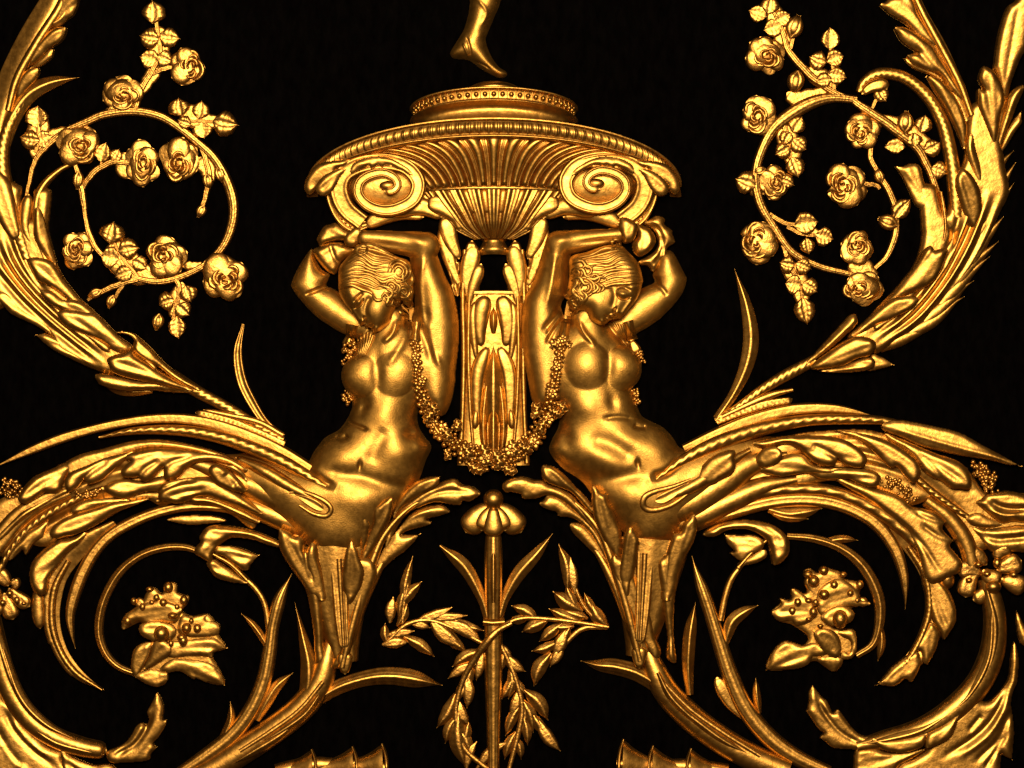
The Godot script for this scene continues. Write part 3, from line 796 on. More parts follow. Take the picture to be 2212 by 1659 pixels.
func standing_leg():
	var t := thing("standing_leg", "gilded bare lower leg and foot standing on tiptoe above the domed bowl lid", "statue leg", 1045, 165)
	var f := Field.new(960, -40, 1110, 172, 1.3)
	var ol := []
	for q in [1850, -140, 2120, -140, 2110, 20, 2050, 170, 2005, 280, 1985, 340, 2000, 410, 2040, 500, 2100, 580, 2158, 618, 2172, 650, 2140, 672, 2080, 666, 1990, 622, 1900, 562, 1840, 522, 1760, 512, 1700, 502, 1678, 470, 1690, 430, 1730, 368, 1790, 268, 1830, 150, 1848, 20]: ol.append(q / 4.0 + (553.0 if ol.size() % 2 == 0 else 0.0))
	f.body(ol, 4, 30, 30, 0, 10)
	f.line(sp([1000, 95, 1006, 110, 1012, 125]), 2.0, 3)
	f.line(sp([1008, 82, 1015, 105, 1018, 125]), 2.5, -3)
	f.line(sp([1030, 0, 1052, 30, 1040, 60]), 4.0, 2)
	f.line(sp([1020, 132, 1045, 142, 1060, 152]), 2.0, -3)
	f.bump(1040, 80, 10, 9, 0, 3)
	relief(f, t, "foot", gold_body)
	for q in [[1080, 160, 4], [1074, 156, 4], [1068, 153, 3.5]]: strip(t, "toe", [q[0] - 4, q[1] - 5, q[0] + 2, q[1] - 1, q[0] + 6, q[1] + 3], [q[2] * 0.7, q[2], q[2] * 0.8], {"z": 9, "h": 5, "tip": 0.4, "c": 9})

# ---------- bowl ----------
func pedestal():
	var t := thing("footed_bowl", "wide fluted gilded bowl with beaded lid and paired scroll volutes", "bowl", 1067, 500)
	turned(t, "lid_dome", [[4, 0, 176, 10], [40, 5, 179, 40], [66, 12, 188, 56], [80, 16, 200, 50]], -PI / 2, PI / 2, 40, 10)
	turned(t, "lid_rim", [[150, 36, 192, 40], [178, 43, 191, 62], [182, 44, 194, 66], [180, 44, 197, 63], [172, 43, 199, 58], [171, 43, 216, 57], [178, 43, 218, 63], [182, 43, 221, 66], [176, 42, 224, 60], [166, 40, 230, 52], [160, 38, 238, 48], [160, 37, 248, 50], [164, 35, 256, 54], [170, 33, 262, 58]], -PI / 2, PI / 2, 90, 60)
	for k in 27:
		var th := lerpf(-1.42, 1.42, k / 26.0)
		var p := Vector2(1067.0 + 174.0 * sin(th), 207.5 + 43.0 * (1.0 - cos(th)))
		bead(t, "bead", p.x, p.y, 60.0 * cos(th) + 2.0, 5.8, 1.2)
		if k < 26:
			var t2 := th + 1.42 / 26.0
			strip(t, "bead_divider", [1067.0 + 176.0 * sin(t2), 199 + 43.0 * (1.0 - cos(t2)), 1067.0 + 176.0 * sin(t2), 216 + 43.0 * (1.0 - cos(t2))], [1.2, 1.2], {"z": 58.0 * cos(t2), "h": 4, "c": 5, "n": 3, "th": 8.0})
	turned(t, "bowl_rim", [[330, 110, 262, 40], [398, 139, 259, 76], [405, 140, 261, 80], [404, 140, 264, 79], [394, 138, 267, 73], [393, 132, 293, 72], [403, 128, 296, 79], [404, 126, 299, 80], [398, 124, 302, 76], [380, 120, 305, 66]], -PI / 2, PI / 2, 110, 44)
	for k in 52:
		var a0 := lerpf(-1.36, 1.36, k / 52.0); var a1 := lerpf(-1.36, 1.36, (k + 1) / 52.0)
		turned(t, "rim_leaf", [[394, 133, 292, 73], [397, 135, 284, 76], [398, 136.5, 276, 77], [394.5, 138, 268, 73.5]], a0, a1, 8, 6, 5.0, 2)
	# fluted body
	var body := [[372, 118, 303, 60], [340, 100, 306, 62], [290, 72, 318, 62], [235, 44, 338, 58], [192, 24, 364, 52], [164, 13, 390, 46], [156, 9, 406, 44]]
	turned(t, "bowl_body", body, -PI / 2, PI / 2, 80, 24)
	var nf := 19
	for k in nf:
		var a := lerpf(-1.28, 1.28, (k + 0.5) / nf); var hw := 1.28 / nf
		turned(t, "flute", body, a - hw * 0.74, a + hw * 0.74, 12, 24, 14.0, 1)
		turned(t, "fillet", body, a + hw * 0.84, a + hw * 1.16, 6, 24, 3.0, 4)
	# leaf cup underneath
	turned(t, "cup_rim", [[150, 9, 402, 40], [158, 9, 404, 48], [163, 9, 408, 50], [160, 8, 412, 48], [150, 7, 416, 42]], -PI / 2, PI / 2, 60, 16)
	var cup := [[160, 8, 412, 46], [140, 8, 434, 46], [112, 8, 462, 44], [84, 6, 490, 38], [52, 4, 508, 30], [34, 3, 516, 26]]
	turned(t, "cup", cup, -PI / 2, PI / 2, 50, 20)
	for k in 11:
		var a := lerpf(-1.32, 1.32, k / 10.0)
		turned(t, "cup_leaf", cup, a - 0.118, a + 0.118, 10, 22, 8.0, 4)
	for k in 10:
		var a := lerpf(-1.188, 1.188, k / 9.0)
		turned(t, "cup_leaf_tip", [cup[0], cup[1], cup[2]], a - 0.05, a + 0.05, 6, 14, 4.0, 3)
	turned(t, "cup_knob", [[34, 3, 514, 26], [24, 2, 520, 22], [28, 2, 530, 25], [34, 3, 540, 28], [30, 3, 550, 24]], -PI / 2, PI / 2, 24, 16)
	for k in 7: bead(t, "bead", 1043 + 8 * k, 540 - 5 * absf(k - 3) / 3.0 + 3, 24 - 2.0 * absf(k - 3), 4.2)
	# volutes
	for s in [-1.0, 1.0]:
		var vol := [[-283, 482, -318, 452, -333, 412, -322, 378, -285, 358, -235, 352, -188, 364, -163, 396, -172, 432, -205, 452, -240, 456, -272, 444, -290, 422, -288, 398, -268, 382, -238, 376, -214, 386, -206, 402, -216, 415, -236, 416], [-275, 486, -303, 492, -330, 470, -348, 430, -350, 392, -338, 362]]
		var q := []
		for i in range(0, vol[0].size(), 2): q.append(1067.0 - s * vol[0][i] - (8.0 if s > 0 else 0.0)); q.append(vol[0][i + 1] - (5.0 if s > 0 else 0.0))
		var vo := strip(t, "volute", q, [20, 22, 21, 19, 17, 14, 12, 10, 8], {"z": [34, 40, 44, 46, 48, 50, 54, 58, 62], "h": 8, "p": 6, "hp": 0.2, "c": 19, "n": 110, "tip": 0.02})
		bead(vo, "volute_eye", q[q.size() - 2] - s * 8, q[q.size() - 1] - 12, 52, 18, 0.5, 0.6)
		var disc := [1067.0 + s * 235.0 - (8.0 if s > 0 else 0.0), 405.0 - (5.0 if s > 0 else 0.0)]
		bead(t, "volute_bed", disc[0], disc[1], 20, 84, 0.28, 0.62)
		q = []
		for i in range(0, vol[1].size(), 2): q.append(1067.0 - s * vol[1][i] - (8.0 if s > 0 else 0.0)); q.append(vol[1][i + 1] - (5.0 if s > 0 else 0.0))
		strip(t, "volute_border", q, [9, 12, 13, 12, 10], {"z": 26, "h": 8, "p": 3, "hp": 0.3, "c": 15})
		for i in 14:
			var c := spine(q, 15)
			bead(t, "bead", c[i + 1].x, c[i + 1].y, 28, 3.6, 1.2)
		# curling leaf above and below the volute
		for l in [[[820, 1490, 840, 1435, 900, 1395, 980, 1372, 1080, 1362, 1180, 1382, 1280, 1435, 1340, 1480, 1365, 1530, 1300, 1512, 1280, 1492, 1200, 1462, 1172, 1440, 1172, 1440, 1120, 1445, 1100, 1475, 1100, 1475, 1060, 1442, 1010, 1485, 985, 1440, 985, 1440, 940, 1474, 880, 1494, 832, 1514], [1340, 1500, 54, 840, 1470, 56], 9], [[425, 1600, 445, 1540, 520, 1440, 620, 1405, 720, 1395, 830, 1392, 770, 1450, 700, 1480, 725, 1525, 700, 1570, 640, 1625, 560, 1605, 525, 1655, 470, 1695, 430, 1660], [760, 1440, 44, 460, 1640, 36], 13], [[520, 1640, 560, 1560, 640, 1500, 720, 1470, 790, 1470, 740, 1540, 700, 1620, 640, 1690, 560, 1700], [760, 1480, 50, 560, 1660, 44], 11]]:
			var ol: Array = l[0].duplicate(); var bt: Array = l[1].duplicate()
			if s > 0:
				for i in range(0, ol.size(), 2): ol[i] = 4.0 * (2132.0 - 553.0 * 3.0) - ol[i] + 2212.0 - 20.0
				bt[0] = 4.0 * (2132.0 - 553.0 * 3.0) - bt[0] + 2212.0 - 20.0; bt[3] = 4.0 * (2132.0 - 553.0 * 3.0) - bt[3] + 2212.0 - 20.0
			leafp(t, 1, 0, ol, bt, l[2], 14, {"called": "curled_leaf"})

# ---------- central shaft and the leaves over the arms ----------
func shaft():
	var t := thing("leafy_shaft", "upright gilded leaf shaft with keyhole opening between the two women", "shaft", 1066, 1000)
	strip(t, "back_plate", [1066, 632, 1066, 760, 1066, 880, 1066, 1005], [64, 64, 66, 78], {"z": 6, "h": 8, "p": 4, "hp": 0.1, "n": 20})
	for s in [-1.0, 1.0]:
		var M := func(a: Array) -> Array:
			var q := []
			for i in range(0, a.size(), 2): q.append(1066.0 + s * a[i]); q.append(a[i + 1])
			return q
		strip(t, "side_plate", M.call([46, 520, 50, 560, 46, 600, 48, 640]), [10, 17, 18, 16], {"z": 8, "h": 9, "p": 4, "hp": 0.1, "base": 0.1})
		lobe(t, M.call([50, 650, 56, 600, 46, 550, 40, 528]), 18, 12, 10)
		lobe(t, M.call([54, 660, 46, 625, 34, 590, 26, 570]), 13, 14, 9)
		stem(t, M.call([62, 540, 66, 640, 64, 760, 66, 880, 72, 1000]), [5, 6, 6, 6, 7], 10, {"h": 9})
		stem(t, M.call([52, 640, 54, 760, 50, 880, 44, 960]), [4, 5, 5, 4], 14, {"h": 7})
		lobe(t, M.call([26, 750, 30, 710, 26, 670, 14, 638]), 18, 13, 14)
		lobe(t, M.call([36, 780, 42, 730, 44, 680, 38, 650]), 10, 13, 10)
		lobe(t, M.call([34, 920, 36, 860, 32, 800, 12, 748]), 15, 13, 12)
		strip(t, "pod", M.call([36, 880, 39, 905, 40, 928]), [3, 8, 9, 6], {"z": 14, "h": 9, "tip": 0.3, "base": 0.2})
		blade(t, M.call([14, 1000, 22, 930, 18, 860, 8, 800]), 9, 14, 9)
	blade(t, [1066, 930, 1066, 860, 1066, 790, 1066, 745], 20, 15, 14)
	blade(t, [1066, 1000, 1066, 930, 1066, 860], 12, 20, 12)
	blade(t, [1066, 720, 1066, 690, 1066, 662], 9, 16, 12)
	strip(t, "ledge", [1018, 633, 1066, 632, 1114, 633], [5, 5, 5], {"z": 10, "h": 9, "p": 4})
	bead(t, "bead", 1066, 690, 18, 6)
	# leaves between bowl and arms
	for s in [-1.0, 1.0]:
		var l := thing("arm_leaf_spray", "gilded acanthus spray arching over the forearm of the " + ("woman whose face shows in profile" if s < 0 else "woman whose face shows nearly full"), "leaf spray", 1066 + s * 170, 500, "leaf sprays over the arms")
		for q in [[[-70, 500, -78, 470, -110, 445, -145, 440], 20, 26], [[-110, 470, -150, 448, -190, 446, -225, 462], 22, 22], [[-150, 470, -200, 462, -245, 470, -275, 490], 16, 16], [[-74, 560, -92, 520, -100, 490, -108, 468], 17, 14],
			[[-72, 620, -90, 575, -104, 525, -110, 485], 14, 10], [[-80, 610, -96, 560, -118, 500], 9, 8]]:
			lobe(l, mir(q[0], s), q[1], q[2], q[1] * 0.55)
		acan(l, mir([-78, 640, -88, 560, -100, 500, -106, 468], s), 16, 8, 9, 5)

func mir(a: Array, s: float) -> Array:
	var q := []
	for i in range(0, a.size(), 2): q.append(1066.0 - s * a[i]); q.append(a[i + 1])
	return q

func garland():
	var t := thing("grape_garland", "grape and vine leaf garland slung between the two women across the shaft", "garland", 1066, 1000)
	strip(t, "cord", [898, 735, 900, 770, 905, 820, 918, 870, 945, 930, 990, 968, 1066, 985, 1130, 965, 1175, 915, 1196, 860, 1203, 800, 1216, 728], [3, 3, 4, 5, 7, 9, 10, 9, 7, 5, 4, 3], {"z": 18, "h": 10, "th": 18.0, "m": gold_rose})
	# bunches of grapes with small blossoms between them
	var path := spine([898, 742, 902, 780, 906, 820, 918, 868, 944, 920, 990, 962, 1066, 985, 1130, 966, 1168, 920, 1190, 868, 1200, 800, 1214, 735], 46)
	for k in 47:
		var p := path[k]
		var low := clampf(1.0 - absf(k - 23.0) / 20.0, 0.0, 1.0)
		var rad := 9.0 + 17.0 * low
		var z := maxf(surf(p.x, p.y), 12.0) if low < 0.75 else 22.0
		var mb := Mb.new()
		var nb := 5 + int(7.0 * low)
		for i in nb:
			var a := TAU * (i * 0.618 + k * 0.37)
			var d := rad * sqrt((i + 0.5) / nb)
			add_dome(mb, p.x + d * cos(a), p.y + d * sin(a) + 5.0 * low, z + 5.0 + (rad - d) * 0.5, rng.randf_range(4.6, 6.6), 1.0, 1.0, 5, 10)
		var o := commit(mb, t, "grapes", gold_rose)
		o.set_meta("kind", "stuff")
		if k % 4 == 2:
			var e := p + Vector2(rng.randf_range(-1, 1), rng.randf_range(-1, 1)) * rad * 0.6
			var zf := z + 9.0 + rad * 0.3
			for i in 5:
				var a := TAU * i / 5.0 + k
				var l := 8.0 + 4.0 * low
				strip(t, "blossom_petal", [e.x, e.y, e.x + l * 0.6 * cos(a), e.y + l * 0.6 * sin(a), e.x + l * 1.25 * cos(a), e.y + l * 1.25 * sin(a)], [l * 0.25, l * 0.5, l * 0.5], {"z": zf, "h": 4.0, "p": 1, "tip": 0.5, "c": 9, "n": 8, "th": 8.0, "m": gold_rose})
			bead(t, "blossom_eye", e.x, e.y, zf + 3.0, 3.6, 1.0, 1.0, gold_rose)
	for q in [[[898, 738, 908, 755, 918, 768], 16, 46], [[905, 760, 892, 775, 884, 795], 12, 48], [[912, 850, 920, 866, 918, 880], 13, 46], [[930, 810, 940, 820, 944, 828], 10, 44], [[945, 885, 930, 895, 918, 915], 14, 40], [[975, 925, 990, 920, 985, 905], 12, 36], [[962, 970, 968, 985, 960, 992], 9, 30],
		[[1040, 960, 1050, 985, 1040, 1005], 16, 36], [[1100, 950, 1112, 970, 1105, 990], 16, 36], [[1010, 1000, 1030, 1012, 1050, 1016], 14, 32], [[1150, 905, 1160, 885, 1150, 870], 14, 42], [[1185, 885, 1200, 890, 1212, 900], 16, 46], [[1200, 870, 1215, 880, 1212, 895], 12, 46], [[1215, 735, 1200, 742, 1184, 755], 15, 50], [[1216, 738, 1230, 748, 1236, 758], 12, 50], [[1205, 755, 1212, 775, 1220, 788], 14, 50], [[1200, 770, 1186, 785, 1176, 795], 12, 48], [[1066, 975, 1078, 995, 1070, 1015], 15, 42], [[1120, 960, 1138, 968, 1150, 960], 15, 42], [[1000, 960, 1012, 978, 1004, 994], 14, 42], [[1085, 1000, 1100, 1015, 1118, 1018], 13, 36], [[955, 925, 968, 940, 962, 956], 13, 42], [[1180, 905, 1168, 922, 1172, 940], 14, 46], [[925, 870, 938, 882, 940, 898], 12, 46], [[1196, 830, 1184, 846, 1190, 862], 11, 50], [[896, 775, 890, 792, 898, 806], 10, 50]]:
		strip(t, "grape_leaf", q[0], [q[1] * 0.5, q[1], q[1] * 0.9, q[1] * 0.3], {"z": q[2], "h": q[1] * 0.5, "p": 2, "saw": [4, 0.4], "sweep": 0.3, "vein": 0.4, "tip": 0.15, "th": 24.0, "m": gold_rose, "c": 11})

func scroll_upper_left():
	var t := thing("acanthus_scroll", "upper acanthus scroll branch rising from the double striped stub beside the woman looking toward it", "scroll ornament", 610, 950, "upper acanthus scrolls")
	# stalk: long ribs that sweep up to the edge
	stem(t, [612, 950, 553, 917, 490, 880, 430, 848, 370, 812], [8, 10, 12, 13, 16], 6, {"tw": [16.0, 0.6, 0.7]})
	blade(t, [610, 945, 575, 915, 545, 870, 522, 820, 514, 760, 526, 700], 10, 5, 8, {"p": 3, "w": [10, 9, 11, 11, 9, 3]})
	strip(t, "stub_band", [614, 962, 560, 938, 490, 910, 422, 890], [12, 13, 13, 8], {"z": 5, "h": 9, "p": 4, "tip": 0.12, "tw": [22.0, 0.8, 0.3]})
	strip(t, "stub_band", [612, 940, 560, 912, 500, 898, 440, 885], [6, 7, 7, 4], {"z": 12, "h": 6, "tip": 0.1})
	leafp(t, 0, 1, [1180, 1400, 1040, 1250, 860, 1080, 720, 940, 600, 800, 510, 650, 460, 480, 425, 320, 440, 150, 440, -20, 300, -20, 290, 120, 262, 240, 205, 180, 190, 60, 170, -60, -90, -60, -90, 940, 60, 1000, 150, 1060, 250, 1110, 350, 1160, 440, 1235, 480, 1370, 640, 1455, 820, 1535, 1020, 1580], [1000, 1450, 8, 100, 300, 4], 18, 32, {"called": "leaf_body", "vein": 0.0, "g": [[7.0, -9.0, -20, 420, 60, 620, 200, 820, 400, 1030, 640, 1230, 900, 1440], [6.0, -8.0, 60, 330, 140, 560, 260, 760, 440, 960, 620, 1130, 760, 1260], [5.0, -7.0, 150, 330, 220, 560, 310, 740, 420, 880], [7.0, -8.0, -60, 640, 60, 780, 220, 960, 420, 1140, 640, 1320, 860, 1490], [6.0, 6.0, 20, 420, 110, 620, 240, 810, 430, 1010, 640, 1190, 860, 1360], [6.0, 6.0, -40, 560, 70, 720, 220, 900, 420, 1090, 650, 1280, 880, 1450]]})
	leafp(t, 0, 1, [0, 860, 60, 868, 110, 905, 200, 985, 350, 1095, 460, 1200, 440, 1232, 330, 1165, 200, 1105, 100, 1055, 50, 1000, 0, 950, -60, 900], [450, 1220, 2, 20, 890, 8], 10, 14, {"lift": 7.0})
	leafp(t, 0, 1, [318, 1238, 318, 1238, 400, 1222, 500, 1265, 650, 1350, 800, 1420, 960, 1500, 1010, 1565, 820, 1532, 640, 1455, 480, 1375, 380, 1300], [950, 1530, 2, 330, 1240, 8], 11, 16, {"lift": 7.0})
	leafp(t, 0, 1, [262, 592, 300, 568, 380, 572, 440, 590, 490, 630, 560, 750, 640, 850, 720, 940, 860, 1080, 760, 1060, 640, 985, 520, 875, 410, 805, 335, 765, 300, 700, 272, 640], [800, 1060, 8, 280, 590, 24], 15, 26, {"lift": 7.0})
	leafp(t, 0, 1, [362, 858, 420, 843, 480, 866, 560, 930, 660, 930, 740, 960, 850, 1060, 960, 1170, 860, 1180, 720, 1140, 610, 1048, 500, 1002, 420, 955, 380, 905], [900, 1160, 10, 380, 860, 24], 15, 24, {"lift": 7.0})
	leafp(t, 0, 1, [508, 1048, 555, 1020, 620, 1018, 720, 1030, 850, 1060, 940, 1150, 1040, 1245, 1150, 1340, 1080, 1400, 980, 1370, 880, 1290, 760, 1236, 640, 1194, 570, 1152, 530, 1105], [1080, 1350, 10, 530, 1040, 24], 15, 26, {"lift": 7.0})
	leafp(t, 0, 1, [310, 170, 340, 130, 380, 180, 420, 330, 455, 470, 500, 640, 420, 600, 370, 520, 320, 440, 295, 330], [470, 620, 6, 340, 150, 18], 13, 18, {"lift": 7.0})
	strip(t, "teardrop", [186, 722, 205, 733, 226, 748, 242, 760], [1, 5, 8, 7], {"z": 28, "h": 6, "tip": 0.25, "p": 0, "th": 16.0})
	# calyx
	leafp(t, 0, 1, [1008, 1222, 1060, 1203, 1135, 1213, 1200, 1248, 1300, 1335, 1400, 1445, 1520, 1550, 1690, 1659, 1740, 1720, 1560, 1660, 1380, 1520, 1280, 1475, 1185, 1415, 1155, 1350, 1168, 1275, 1100, 1232], [1600, 1640, 8, 1060, 1220, 26], 20, 24, {"lift": 7.0})
	leafp(t, 0, 1, [942, 1445, 1000, 1408, 1080, 1388, 1150, 1366, 1200, 1415, 1290, 1475, 1400, 1550, 1560, 1640, 1690, 1720, 1500, 1700, 1300, 1650, 1100, 1605, 1000, 1565, 958, 1510], [1600, 1680, 10, 980, 1450, 30], 22, 30, {"lift": 7.0})
	leafp(t, 0, 1, [828, 1585, 900, 1568, 1050, 1596, 1250, 1635, 1480, 1640, 1700, 1725, 1500, 1735, 1300, 1715, 1100, 1722, 950, 1695, 868, 1665, 868, 1665], [1600, 1720, 4, 880, 1620, 18], 16, 22, {"lift": 7.0})
	blade(t, [330, 845, 265, 845, 222, 832], 10, 6, 8)
	strip(t, "teardrop", [318, 778, 332, 790, 342, 800], [2, 5, 4], {"z": 34, "h": 5, "tip": 0.3, "th": 14.0})
	# inner thin branch and upper leaves
	stem(t, [128, 612, 100, 560, 82, 500, 80, 440, 96, 400, 130, 368, 162, 352], [8, 12, 12, 11, 10, 7, 5], 8, {"h": 14})
	stem(t, [60, 560, 40, 500, 22, 440, 8, 380, 6, 330, 18, 280, 44, 232, 70, 204], [14, 16, 17, 17, 16, 14, 12, 8], 10, {"tw": [26.0, 0.8, 0.5], "h": 15})
	lobe(t, [40, 520, 20, 470, 0, 410, -8, 370], 26, 20, 18)
	lobe(t, [70, 530, 56, 490, 58, 455, 64, 420], 12, 16, 10)
	blade(t, [4, 330, 24, 262, 60, 208, 110, 180, 172, 168], 19, 10, 13, {"w": [14, 18, 19, 18, 12, 0]})
	stem(t, [-12, 330, -6, 260, 20, 180, 62, 90, 112, 0, 130, -40], [16, 22, 26, 26, 24, 20], 6, {"called": "leaf_rib", "h": 18, "p": 5})
	stem(t, [20, 240, 40, 170, 85, 90, 130, 20, 150, -30], [8, 10, 11, 11, 10], 16, {"called": "leaf_rib", "h": 12})
	leafp(t, 0, 0, [560, -60, 700, -30, 690, 10, 680, 60, 680, 60, 640, 140, 560, 190, 430, 248, 415, 200, 470, 110], [430, 230, 8, 690, 20, 20], 13, 18)
	leafp(t, 0, 0, [230, 560, 300, 420, 380, 325, 480, 248, 585, 238, 585, 238, 575, 310, 520, 380, 430, 432, 360, 510, 290, 570], [250, 570, 8, 580, 250, 22], 15, 20)
	leafp(t, 0, 0, [300, 560, 380, 480, 440, 430, 472, 440, 455, 505, 380, 565, 300, 595, 240, 610], [260, 600, 8, 470, 440, 16], 11, 14)
	leafp(t, 0, 0, [140, 760, 220, 625, 335, 588, 348, 640, 310, 710, 240, 780, 160, 870], [150, 840, 8, 340, 610, 20], 13, 18)
	blade(t, [100, 60, 130, 45, 150, 20, 172, -6], 12, 18, 8)

func scroll_upper_right():
	var t := thing("acanthus_scroll", "upper acanthus scroll branch with toothed outer leaf rising beside the long pointed blade", "scroll ornament", 1545, 910, "upper acanthus scrolls")
	stem(t, [1545, 908, 1590, 882, 1640, 846, 1690, 815, 1760, 778], [7, 9, 11, 13, 12], 6, {"tw": [16.0, 0.6, 0.7]})
	blade(t, [1548, 905, 1585, 850, 1612, 790, 1622, 730, 1612, 660, 1586, 580], 14, 5, 10, {"p": 2, "w": [9, 10, 14, 17, 15, 9, 0]})
	strip(t, "stub_band", [1548, 912, 1600, 890, 1660, 872, 1712, 864], [7, 10, 10, 8], {"z": 5, "h": 8, "p": 4, "tip": 0.06, "tw": [20.0, 0.7, 0.3]})
	strip(t, "stub_band", [1560, 900, 1620, 872, 1670, 852, 1712, 842], [5, 7, 8, 4], {"z": 10, "h": 6})
	leafp(t, 3, 1, [680, 1260, 840, 1110, 960, 970, 1060, 870, 1180, 740, 1260, 620, 1300, 500, 1320, 380, 1312, 200, 1290, 60, 1240, -60, 1440, -60, 1500, 100, 1535, 190, 1560, 60, 1600, -100, 1680, -260, 1700, -450, 1720, -640, 1760, -760, 1880, -780, 1960, -640, 2010, -450, 2050, -200, 2080, 0, 1990, 200, 1900, 400, 1780, 620, 1650, 800, 1500, 960, 1330, 1150, 1100, 1290, 930, 1400, 860, 1340], [900, 1280, 8, 1800, 0, 4], 18, 32, {"called": "leaf_body", "vein": 0.0, "g": [[7.0, -9.0, 960, 1280, 1240, 1080, 1480, 800, 1640, 520, 1760, 250, 1840, 0], [6.0, -8.0, 900, 1230, 1150, 1040, 1380, 780, 1540, 500, 1620, 300, 1660, 100], [7.0, -8.0, 1060, 1290, 1330, 1100, 1560, 830, 1740, 560, 1860, 300, 1960, 40], [6.0, 6.0, 930, 1260, 1200, 1060, 1430, 790, 1590, 510, 1700, 270, 1760, 40], [6.0, 6.0, 1010, 1290, 1290, 1090, 1520, 815, 1690, 540, 1810, 270, 1900, 20], [5.0, -6.0, 1540, 250, 1600, 400, 1560, 560, 1460, 720]]})
	# toothed outer leaf
	for q in [[[1900, 752, 1970, 722, 2012, 700, 2040, 683], 15], [[1960, 722, 2020, 690, 2060, 655, 2084, 640], 15], [[1990, 700, 2050, 650, 2080, 622, 2104, 606], 16], [[2030, 660, 2085, 600, 2115, 572, 2138, 554], 16], [[2050, 630, 2100, 570, 2135, 540, 2157, 521], 16], [[2080, 590, 2120, 525, 2145, 495, 2168, 467], 18], [[2100, 530, 2140, 460, 2165, 430, 2190, 395], 18], [[2110, 490, 2150, 420, 2172, 385, 2194, 350], 17], [[2115, 430, 2150, 370, 2170, 345, 2190, 325], 15]]:
		blade(t, q[0], q[1], 5, 11, {"called": "leaf_tooth", "w": [q[1] * 0.7, q[1], q[1] * 0.8, q[1] * 0.45, 0.0], "p": 0})
	leafp(t, 3, 1, [1300, 560, 1335, 498, 1390, 462, 1425, 505, 1425, 505, 1500, 488, 1538, 500, 1522, 570, 1475, 690, 1430, 765, 1330, 835, 1220, 885, 1100, 945, 980, 1010, 1070, 870, 1190, 720, 1265, 630], [1020, 960, 8, 1430, 500, 26], 17, 26, {"lift": 7.0})
	leafp(t, 3, 1, [1160, 902, 1270, 908, 1278, 960, 1230, 1015, 1130, 1065, 1000, 1125, 880, 1182, 780, 1245, 700, 1240, 790, 1150, 890, 1060, 990, 970, 1080, 912], [760, 1220, 8, 1270, 930, 24], 15, 24, {"lift": 7.0})
	strip(t, "teardrop", [1922, 690, 1908, 697, 1894, 706, 1884, 714], [1, 4, 7, 6], {"z": 26, "h": 6, "tip": 0.25, "th": 16.0})
	leafp(t, 3, 1, [752, 1052, 752, 1052, 768, 1122, 740, 1165, 705, 1202, 640, 1262, 540, 1352, 400, 1452, 310, 1495, 410, 1380, 530, 1248, 640, 1128, 700, 1062], [360, 1460, 6, 740, 1070, 16], 15, 18, {"lift": 7.0})
	leafp(t, 3, 1, [360, 1500, 520, 1372, 640, 1292, 740, 1248, 830, 1250, 905, 1282, 922, 1335, 892, 1392, 850, 1422, 760, 1442, 640, 1502, 500, 1535, 400, 1540], [400, 1510, 8, 880, 1330, 26], 20, 30, {"lift": 7.0})
	leafp(t, 3, 1, [440, 1545, 620, 1502, 760, 1450, 860, 1420, 908, 1442, 912, 1500, 850, 1542, 720, 1562, 560, 1565], [480, 1545, 4, 890, 1470, 20], 15, 20, {"lift": 7.0})
	leafp(t, 3, 1, [880, 1400, 960, 1418, 1020, 1448, 1088, 1496, 1088, 1496, 1000, 1522, 900, 1545, 850, 1540], [880, 1470, 6, 1080, 1494, 8], 9, 14, {"lift": 7.0})
	# rope stem over the roses, leaf bands above
	stem(t, [2066, 470, 2062, 400, 2052, 330, 2034, 262, 2000, 206, 1952, 168, 1900, 160, 1866, 178, 1856, 200], [16, 17, 16, 15, 14, 13, 13, 13, 8], 8, {"tw": [34.0, 0.7, 0.5], "h": 15})
	lobe(t, [1860, 205, 1880, 190, 1905, 185, 1914, 195], 13, 18, 10)
	leafp(t, 3, 0, [1088, 1433, 1088, 1433, 1160, 1440, 1230, 1412, 1310, 1440, 1340, 1560, 1400, 1700, 1440, 1800, 1300, 1800, 1230, 1690, 1160, 1540], [1360, 1760, 10, 1110, 1440, 12], 10, 16)
	leafp(t, 3, 0, [1365, 668, 1365, 668, 1450, 678, 1560, 775, 1645, 900, 1705, 1050, 1715, 1150, 1690, 1300, 1620, 1130, 1520, 935, 1420, 775], [1690, 1250, 8, 1380, 680, 24], 13, 18)
	stem(t, [2092, 260, 2064, 190, 2022, 110, 1980, 40, 1955, -20], [13, 18, 24, 26, 24], 10, {"called": "leaf_rib", "h": 18, "p": 7})
	stem(t, [2096, 250, 2070, 180, 2032, 106, 1994, 36, 1972, -10], [7, 9, 9, 9, 8], 20, {"called": "leaf_rib", "h": 9})
	leafp(t, 3, 0, [955, 42, 1000, 28, 1050, -10, 1220, -30, 1300, 135, 1400, 290, 1460, 395, 1400, 395, 1300, 335, 1180, 212, 1060, 142, 1000, 92], [1420, 380, 14, 970, 40, 18], 13, 18)
	leafp(t, 3, 0, [1083, 245, 1160, 243, 1250, 285, 1400, 390, 1490, 520, 1570, 640, 1650, 760, 1710, 900, 1560, 785, 1480, 665, 1350, 612, 1240, 570, 1195, 500, 1195, 480, 1285, 460, 1285, 460, 1150, 372, 1105, 300], [1660, 850, 12, 1100, 260, 22], 15, 22)
	leafp(t, 3, 0, [1170, 505, 1240, 530, 1330, 570, 1450, 640, 1530, 720, 1400, 650, 1280, 610, 1210, 560], [1500, 700, 8, 1180, 510, 12], 10, 12)
	# leaf at the right edge
	stem(t, [2120, 420, 2132, 350, 2148, 270, 2160, 190, 2180, 110, 2215, 40], [14, 18, 20, 20, 22, 24], 8, {"called": "leaf_rib", "h": 16, "p": 1})
